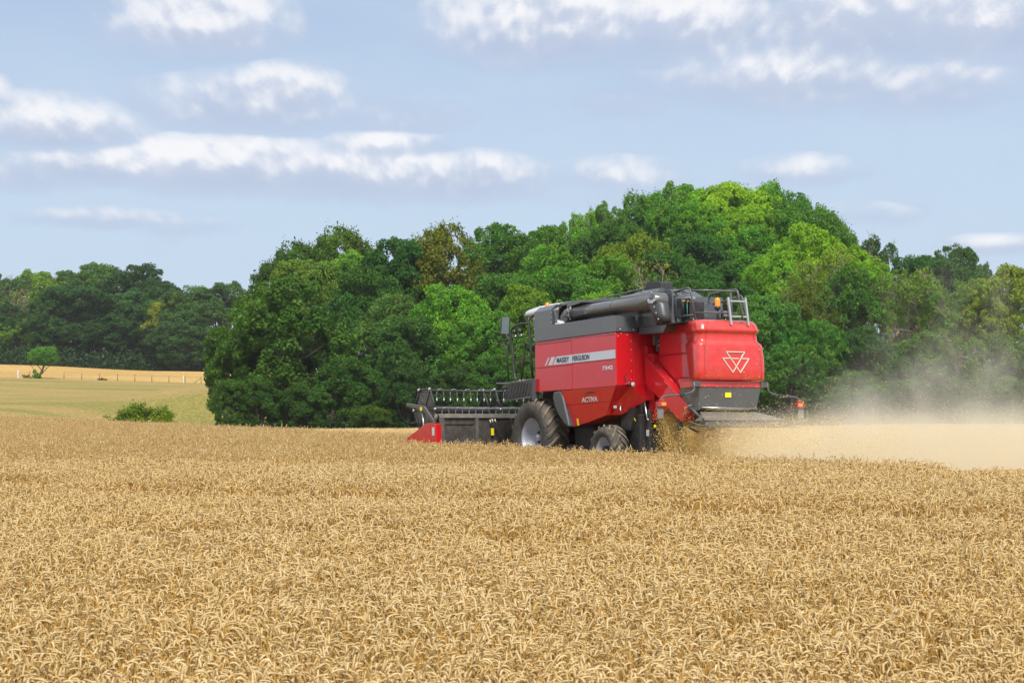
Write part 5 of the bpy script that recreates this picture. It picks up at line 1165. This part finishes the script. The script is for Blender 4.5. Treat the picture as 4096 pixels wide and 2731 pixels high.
    MB().tube([(-4.95, .52, 3.36), (-4.93, .53, 3.6), (-4.96, .52, 3.78)], .012, 6).tube([(-5.02, .52, 3.34), (-5.0, .53, 3.6), (-5.0, .52, 3.79)], .012, 6).build('hose', BLACK, C)
    MB().tube([(-5.14, .53, 3.42), (-5.14, .53, 3.76)], .009, 6).build('sight_glass', mat('teal_tube', (.1, .35, .33), .2), C)
    MB().lathe([(.02, 0), (.02, .03), (0, .03)], (-4.95, .51, 3.80), 'z', 8).lathe([(.02, 0), (.02, .03), (0, .03)], (-5.0, .51, 3.80), 'z', 8).lathe([(.018, 0), (.018, .03), (0, .03)], (-5.14, .51, 3.78), 'z', 8).build('hose_fitting', mat('brass', (.7, .35, .05), .4, metal=.5), C)
    MB().box(-5.15, -4.9, .30, .45, 3.83, 3.90).build('cap_plate', CHROME, C, bevel=.02)
    MB().box(-5.35, -5.05, .42, .52, 3.32, 3.40).build('chrome_box', CHROME, C, bevel=.01)
    MB().lathe([(0, -.45), (.40, -.45), (.42, -.40), (.42, .05), (.38, .09), (0, .09)], (-4.62, 0, 3.40), 'y', 40).build('radiator_drum', mat('drum_grey', (.045, .05, .055), .5), C)
    # --- header
    H = bpy.data.objects.new('header', None); link(H, C)
    hx = 2.5
    MB().box(hx, hx + .04, -2.72, 2.70, .35, 1.46).build('back_sheet', HEAD, H)
    MB().hexa([(hx - .06, -2.72, 1.455), (hx + .10, -2.72, 1.455), (hx + .10, 2.72, 1.455), (hx - .06, 2.72, 1.455), (hx - .02, -2.72, 1.56), (hx + .12, -2.72, 1.56), (hx + .12, 2.74, 1.56), (hx - .02, 2.74, 1.56)]).build('top_beam', GREY2, H, bevel=.008)
    MB().box(hx - .065, hx - .002, 1.63, 1.72, .4, 1.453).build('back_rib', GREY2, H); MB().box(hx - .065, hx - .002, .66, .72, .4, 1.453).build('back_rib', HEAD, H)
    MB().box(hx - .07, hx - .002, 2.60, 2.72, .4, 1.453).build('back_rib', GREY2, H)
    MB().box(hx - .03, hx - .002, 1.74, 2.58, 1.30, 1.34).build('back_rib', HEAD, H)
    MB().box(hx - .075, hx - .067, 1.20, 1.28, 1.02, 1.20).build('warning_sticker', YEL, H)
    for k, (ya_, zt_) in enumerate(((1.30, 1.40), (1.24, 1.42), (1.16, 1.42))): MB().tube([(hx - .05, ya_, zt_), (hx - .09, ya_ - .02, 1.33), (hx - .1, 1.16, 1.22), (hx - .1, 1.10, 1.05), (hx - .08, 1.0, .85)], .016, 6).build('hydraulic_hose', BLACK, H); MB().tube([(hx - .05, ya_, zt_ + .01), (hx - .08, ya_ - .01, zt_ - .07)], .019, 6).build('hose_fitting', CREAM, H)
    MB().box(hx, 3.75, -2.72, 2.72, .28, .34).build('header_floor', HEAD, H)
    MB().tube([(3.05, -2.68, .62), (3.05, 2.68, .62)], .28, 20).build('feed_auger', HEAD, H)
    MB().box(.7, 2.52, -.6, .6, .75, 1.40).build('feeder_house', HEAD, H, bevel=.02)
    # end dividers (red)
    for s in (1, -1):
        ys = sorted((s * 2.74, s * 2.90))
        MB().prism([(2.62, 1.33), (2.86, 1.33), (3.90, 1.0), (4.1, .5), (2.62, .45)], 'y', *ys).build('crop_divider', RED, H, bevel=.012)
        MB().prism([(2.33, 1.31), (2.60, 1.33), (2.60, .42), (2.30, .42)], 'y', *ys).build('divider_cover', RED, H, bevel=.012)
        MB().box(2.40, 2.52, *sorted((s * 2.901, s * 2.905)), 1.02, 1.22).build('data_plate', SILV2, H)
        # stay holding the reel arm
        MB().tube([(2.55, s * 2.76, 1.54), (2.60, s * 2.78, 1.34)], .05, 8).build('reel_pivot', GREY2, H)
        MB().tube(bent([(2.58, s * 2.80, 1.42), (2.85, s * 2.82, 1.62), (3.0, s * 2.84, 1.72), (3.25, s * 2.86, 1.74), (3.95, s * 2.86, 1.86)], .06), [.035] * 3 + [.045] * 14, 8).build('reel_arm', TUBE, H) if False else MB().hexa([(2.52, s * 2.80 - .03, 1.34), (2.60, s * 2.80 - .03, 1.30), (2.60, s * 2.80 + .03, 1.30), (2.52, s * 2.80 + .03, 1.34), (2.98, s * 2.86 - .03, 1.76), (3.05, s * 2.86 - .03, 1.66), (3.05, s * 2.86 + .03, 1.66), (2.98, s * 2.86 + .03, 1.76)]).build('reel_arm', TUBE, H, bevel=.01)
        MB().hexa([(2.98, s * 2.86 - .035, 1.66), (3.95, s * 2.86 - .03, 1.79), (3.95, s * 2.86 + .03, 1.79), (2.98, s * 2.86 + .035, 1.66), (2.98, s * 2.86 - .035, 1.77), (3.95, s * 2.86 - .03, 1.87), (3.95, s * 2.86 + .03, 1.87), (2.98, s * 2.86 + .035, 1.77)]).build('reel_arm', TUBE, H, bevel=.01)
        MB().tube([(3.15, s * 2.84, 1.62), (3.05, s * 2.84, 1.05)], .022, 8).build('lift_cylinder', CHROME, H)
        MB().box(3.06, 3.18, *sorted((s * 2.895, s * 2.90)), 1.655, 1.745).build('warning_sticker', YEL, H)
    # reel
    rx, rz, Rr = 3.22, 1.685, .54
    MB().tube([(rx, -2.70, rz), (rx, 2.70, rz)], .078, 20).build('reel_shaft', TUBE, H)
    angs = [math.pi / 3 + k * math.pi / 3 for k in range(6)]
    hexp = [(rx + (Rr + .045) * math.cos(a), rz + (Rr + .045) * math.sin(a)) for a in angs]
    for yy in (2.72, 0.86, -.9, -2.72):
        full = abs(yy) > 2
        if full:
            MB().prism([(rx + (Rr - .03) * math.cos(a), rz + (Rr - .03) * math.sin(a)) for a in angs], 'y', yy - .008, yy + .008).build('reel_plate', HEAD, H)
        e = MB()
        for k in range(6):
            a, b = hexp[k], hexp[(k + 1) % 6]; e.tube([(a[0], yy + .015, a[1]), (b[0], yy + .015, b[1])], .024, 6)
            e.tube([(rx, yy + .012, rz), (a[0], yy + .012, a[1])], .018, 6)
        e.build('reel_spider', BLACK, H)
        e = MB()
        for k in range(6): e.tube([(hexp[k][0], yy + .01, hexp[k][1]), (hexp[k][0], yy + .055, hexp[k][1])], .035, 10)
        e.build('bar_bearing', BOLT, H)
    for k, a in enumerate(angs):
        bx_, bz_ = rx + Rr * math.cos(a), rz + Rr * math.sin(a)
        MB().tube([(bx_, -2.70, bz_), (bx_, 2.72, bz_)], .022, 8).build('reel_bar', BLACK, H)
        if k == 0: continue
        n = 13
        for i in range(n):
            yc_ = 2.44 - i * .385; tn = MB()
            tn.tube(bent([(bx_ - .01, yc_ + .10, bz_ - .22), (bx_, yc_ + .095, bz_ - .03), (bx_ - .02, yc_ + .05, bz_ + .04), (bx_ - .02, yc_ - .05, bz_ + .04), (bx_, yc_ - .095, bz_ - .03), (bx_ - .01, yc_ - .10, bz_ - .22)], .03, 2), .0095, 5)
            for q in (.10, -.10): tn.tube([(bx_ - .01, yc_ + q, bz_ - .19), (bx_ - .01, yc_ + q, bz_ - .27)], .015, 5, mi=1)
            tn.build('tine', [TINE, TIP], H)
    return C
combine()

# ---------------------------------------------------------------- chaff, straw and dust
def chaff():
    rng = np.random.default_rng(77)
    def flecks(P, size, asp, seed):
        n = len(P); d = unit(rng, n); a = unit(rng, n); w = np.cross(d, a); w /= np.linalg.norm(w, axis=1, keepdims=True)
        s = (size * rng.uniform(.4, 1.5, n))[:, None]
        V = np.stack([P - d * s, P + w * s * asp, P + d * s, P - w * s * asp], 1).reshape(-1, 3); return V
    # dense fall of chaff off the sieves, under the chute
    n = 60000; h = rng.random(n) ** .8
    A = np.stack([-4.33 - h * .50 + rng.normal(size=n) * (.17 + .10 * h), .42 + rng.normal(size=n) * .16, 1.42 - 1.35 * h + rng.normal(size=n) * .06], 1)
    A = A[(A[:, 2] > .02)]
    m = 3500; B = np.stack([-4.6 - rng.random(m) ** 1.2 * 1.5 + .4 * rng.normal(size=m) * .5, .3 + rng.normal(size=m) * .5, rng.uniform(.1, .9, m)], 1)
    # straw thrown out from under the spreader, drifting back and to the right
    k = 46000; u = rng.random(k) ** 1.7
    D = np.stack([-5.35 - u * 7 + rng.normal(size=k) * .25, (rng.random(k) * 2 - 1) * (1.1 + 2.6 * u) - 1.2 * u + .35, .95 - .2 * u + rng.normal(size=k) * (.16 + .22 * u) - .42 * rng.random(k)], 1); D = D[(D[:, 2] > .05) & (D[:, 1] < .95 + .28 * np.maximum(-6 - D[:, 0], 0))]
    q = 16000; hh = rng.random(q); D = np.concatenate([D, np.stack([-5.25 - rng.random(q) * 1.0, .15 + rng.random(q) * .75, .95 * (1 - hh ** 1.3) + .04 + rng.normal(size=q) * .03], 1)])
    e = 1500; E_ = np.stack([-6 - rng.random(e) * 9, rng.uniform(-6, 1.6, e), np.abs(rng.normal(size=e)) * .9 + .9], 1)
    def mk(name, label, P, sz, asp):
        V = np.concatenate([flecks(p, s, a, 0) for p, s, a in zip(P, sz, asp)]); n = len(V) // 4
        me = np_mesh(name, V, np.arange(n * 4).reshape(-1, 4), [EAR2], np.repeat(rng.random(n), 4)); o = bpy.data.objects.new(name, me); link(o); o.matrix_world = MM
        return tag(o, label, 'chaff', kind='stuff')
    mk('falling_chaff', 'dense golden chaff pouring down under the rear of the combine', [A, B], [.011, .010], [.4, .35])
    L = 400; S = np.stack([-6.1 - rng.random(L) * 4, rng.uniform(-2.2, 1.2, L), rng.uniform(.3, 1.1, L)], 1)
    mk('flying_straw', 'chopped straw thrown out behind the spreader', [D, E_, S], [.017, .014, .05], [.22, .3, .07])
EAR2 = wheat_mat('straw_flecks', (.70, .47, .13), (.97, .78, .34), (.88, .62, .19))
chaff()
def dust():
    m = bpy.data.materials.new('dust'); m.use_nodes = True; t = NT(m.node_tree)
    out = t.node('ShaderNodeOutputMaterial'); pv = t.node('ShaderNodeVolumePrincipled')
    tc = t.node('ShaderNodeTexCoord'); sp = t.node('ShaderNodeSeparateXYZ'); t.l.new(tc.outputs['Object'], sp.inputs[0]); X, Y, Z = sp.outputs
    wob = t.noise(t.vmul(tc.outputs['Object'], (1, 1, .5)), .55, 5, .6); fin = t.noise(tc.outputs['Object'], 1.3, 3, .6)
    nn = t.m('ADD', t.m('MULTIPLY', wob, .7), t.m('MULTIPLY', fin, .3))
    back = t.m('SUBTRACT', -5.5, X)                                         # metres behind the spreader
    low = t.m('MULTIPLY', t.mr(Z, .4, 1.45, 1, 0), t.mr(back, 0, 1.4)); low = t.m('MULTIPLY', low, t.mr(back, 1, 6, 1., .26))
    edge = t.m('MULTIPLY', t.mr(t.m('SUBTRACT', Y, t.m('MULTIPLY', back, .25)), .55, 1.15, 1, 0), t.mr(Y, -15, -9, 0, 1)); edge = t.m('MULTIPLY', edge, t.mr(back, 22, 29, 1, 0))
    hgt = t.mr(back, 0, 5, .9, 4.0, 'LINEAR'); rel = t.m('DIVIDE', Z, hgt)
    puff = t.m('MULTIPLY', t.mr(t.m('SUBTRACT', nn, t.m('MULTIPLY', rel, .17)), .40, .60), t.mr(rel, .15, 1.5, 1, 0)); puff = t.m('MULTIPLY', puff, t.mr(back, .3, 3.))
    dens = t.m('MULTIPLY', t.m('ADD', t.m('MULTIPLY', t.m('MULTIPLY', low, t.mr(nn, .33, .62, .25, 1.35)), .40), t.m('MULTIPLY', puff, .22)), edge)
    t.l.new(dens, pv.inputs['Density']); t.l.new(t.mix(t.mr(Z, .5, 1.5), (.93, .845, .64), (.96, .93, .85)), pv.inputs['Color']); pv.inputs['Anisotropy'].default_value = .0
    t.l.new(pv.outputs[0], out.inputs['Volume'])
    o = MB().box(-30, -5.5, -14, 3.0, .02, 5.2).build('dust_cloud', m); o.matrix_world = MM
    try: m.cycles.volume_step_rate = 1.0
    except Exception: pass
    tag(o, 'pale tan dust billowing behind and to the right of the combine', 'dust', kind='stuff')
dust()

def haze():
    m = bpy.data.materials.new('haze'); m.use_nodes = True; t = NT(m.node_tree)
    out = t.node('ShaderNodeOutputMaterial'); pv = t.node('ShaderNodeVolumePrincipled')
    pv.inputs['Density'].default_value = .00010; pv.inputs['Color'].default_value = (.80, .88, 1., 1); pv.inputs['Anisotropy'].default_value = .2
    t.l.new(pv.outputs[0], out.inputs['Volume'])
    try: m.cycles.homogeneous_volume = True
    except Exception: pass
    tag(MB().box(-2700, 2700, -70, 6100, -8, 75).build('haze', m), 'thin bluish summer haze over the fields and woods', 'haze', kind='stuff')
haze()
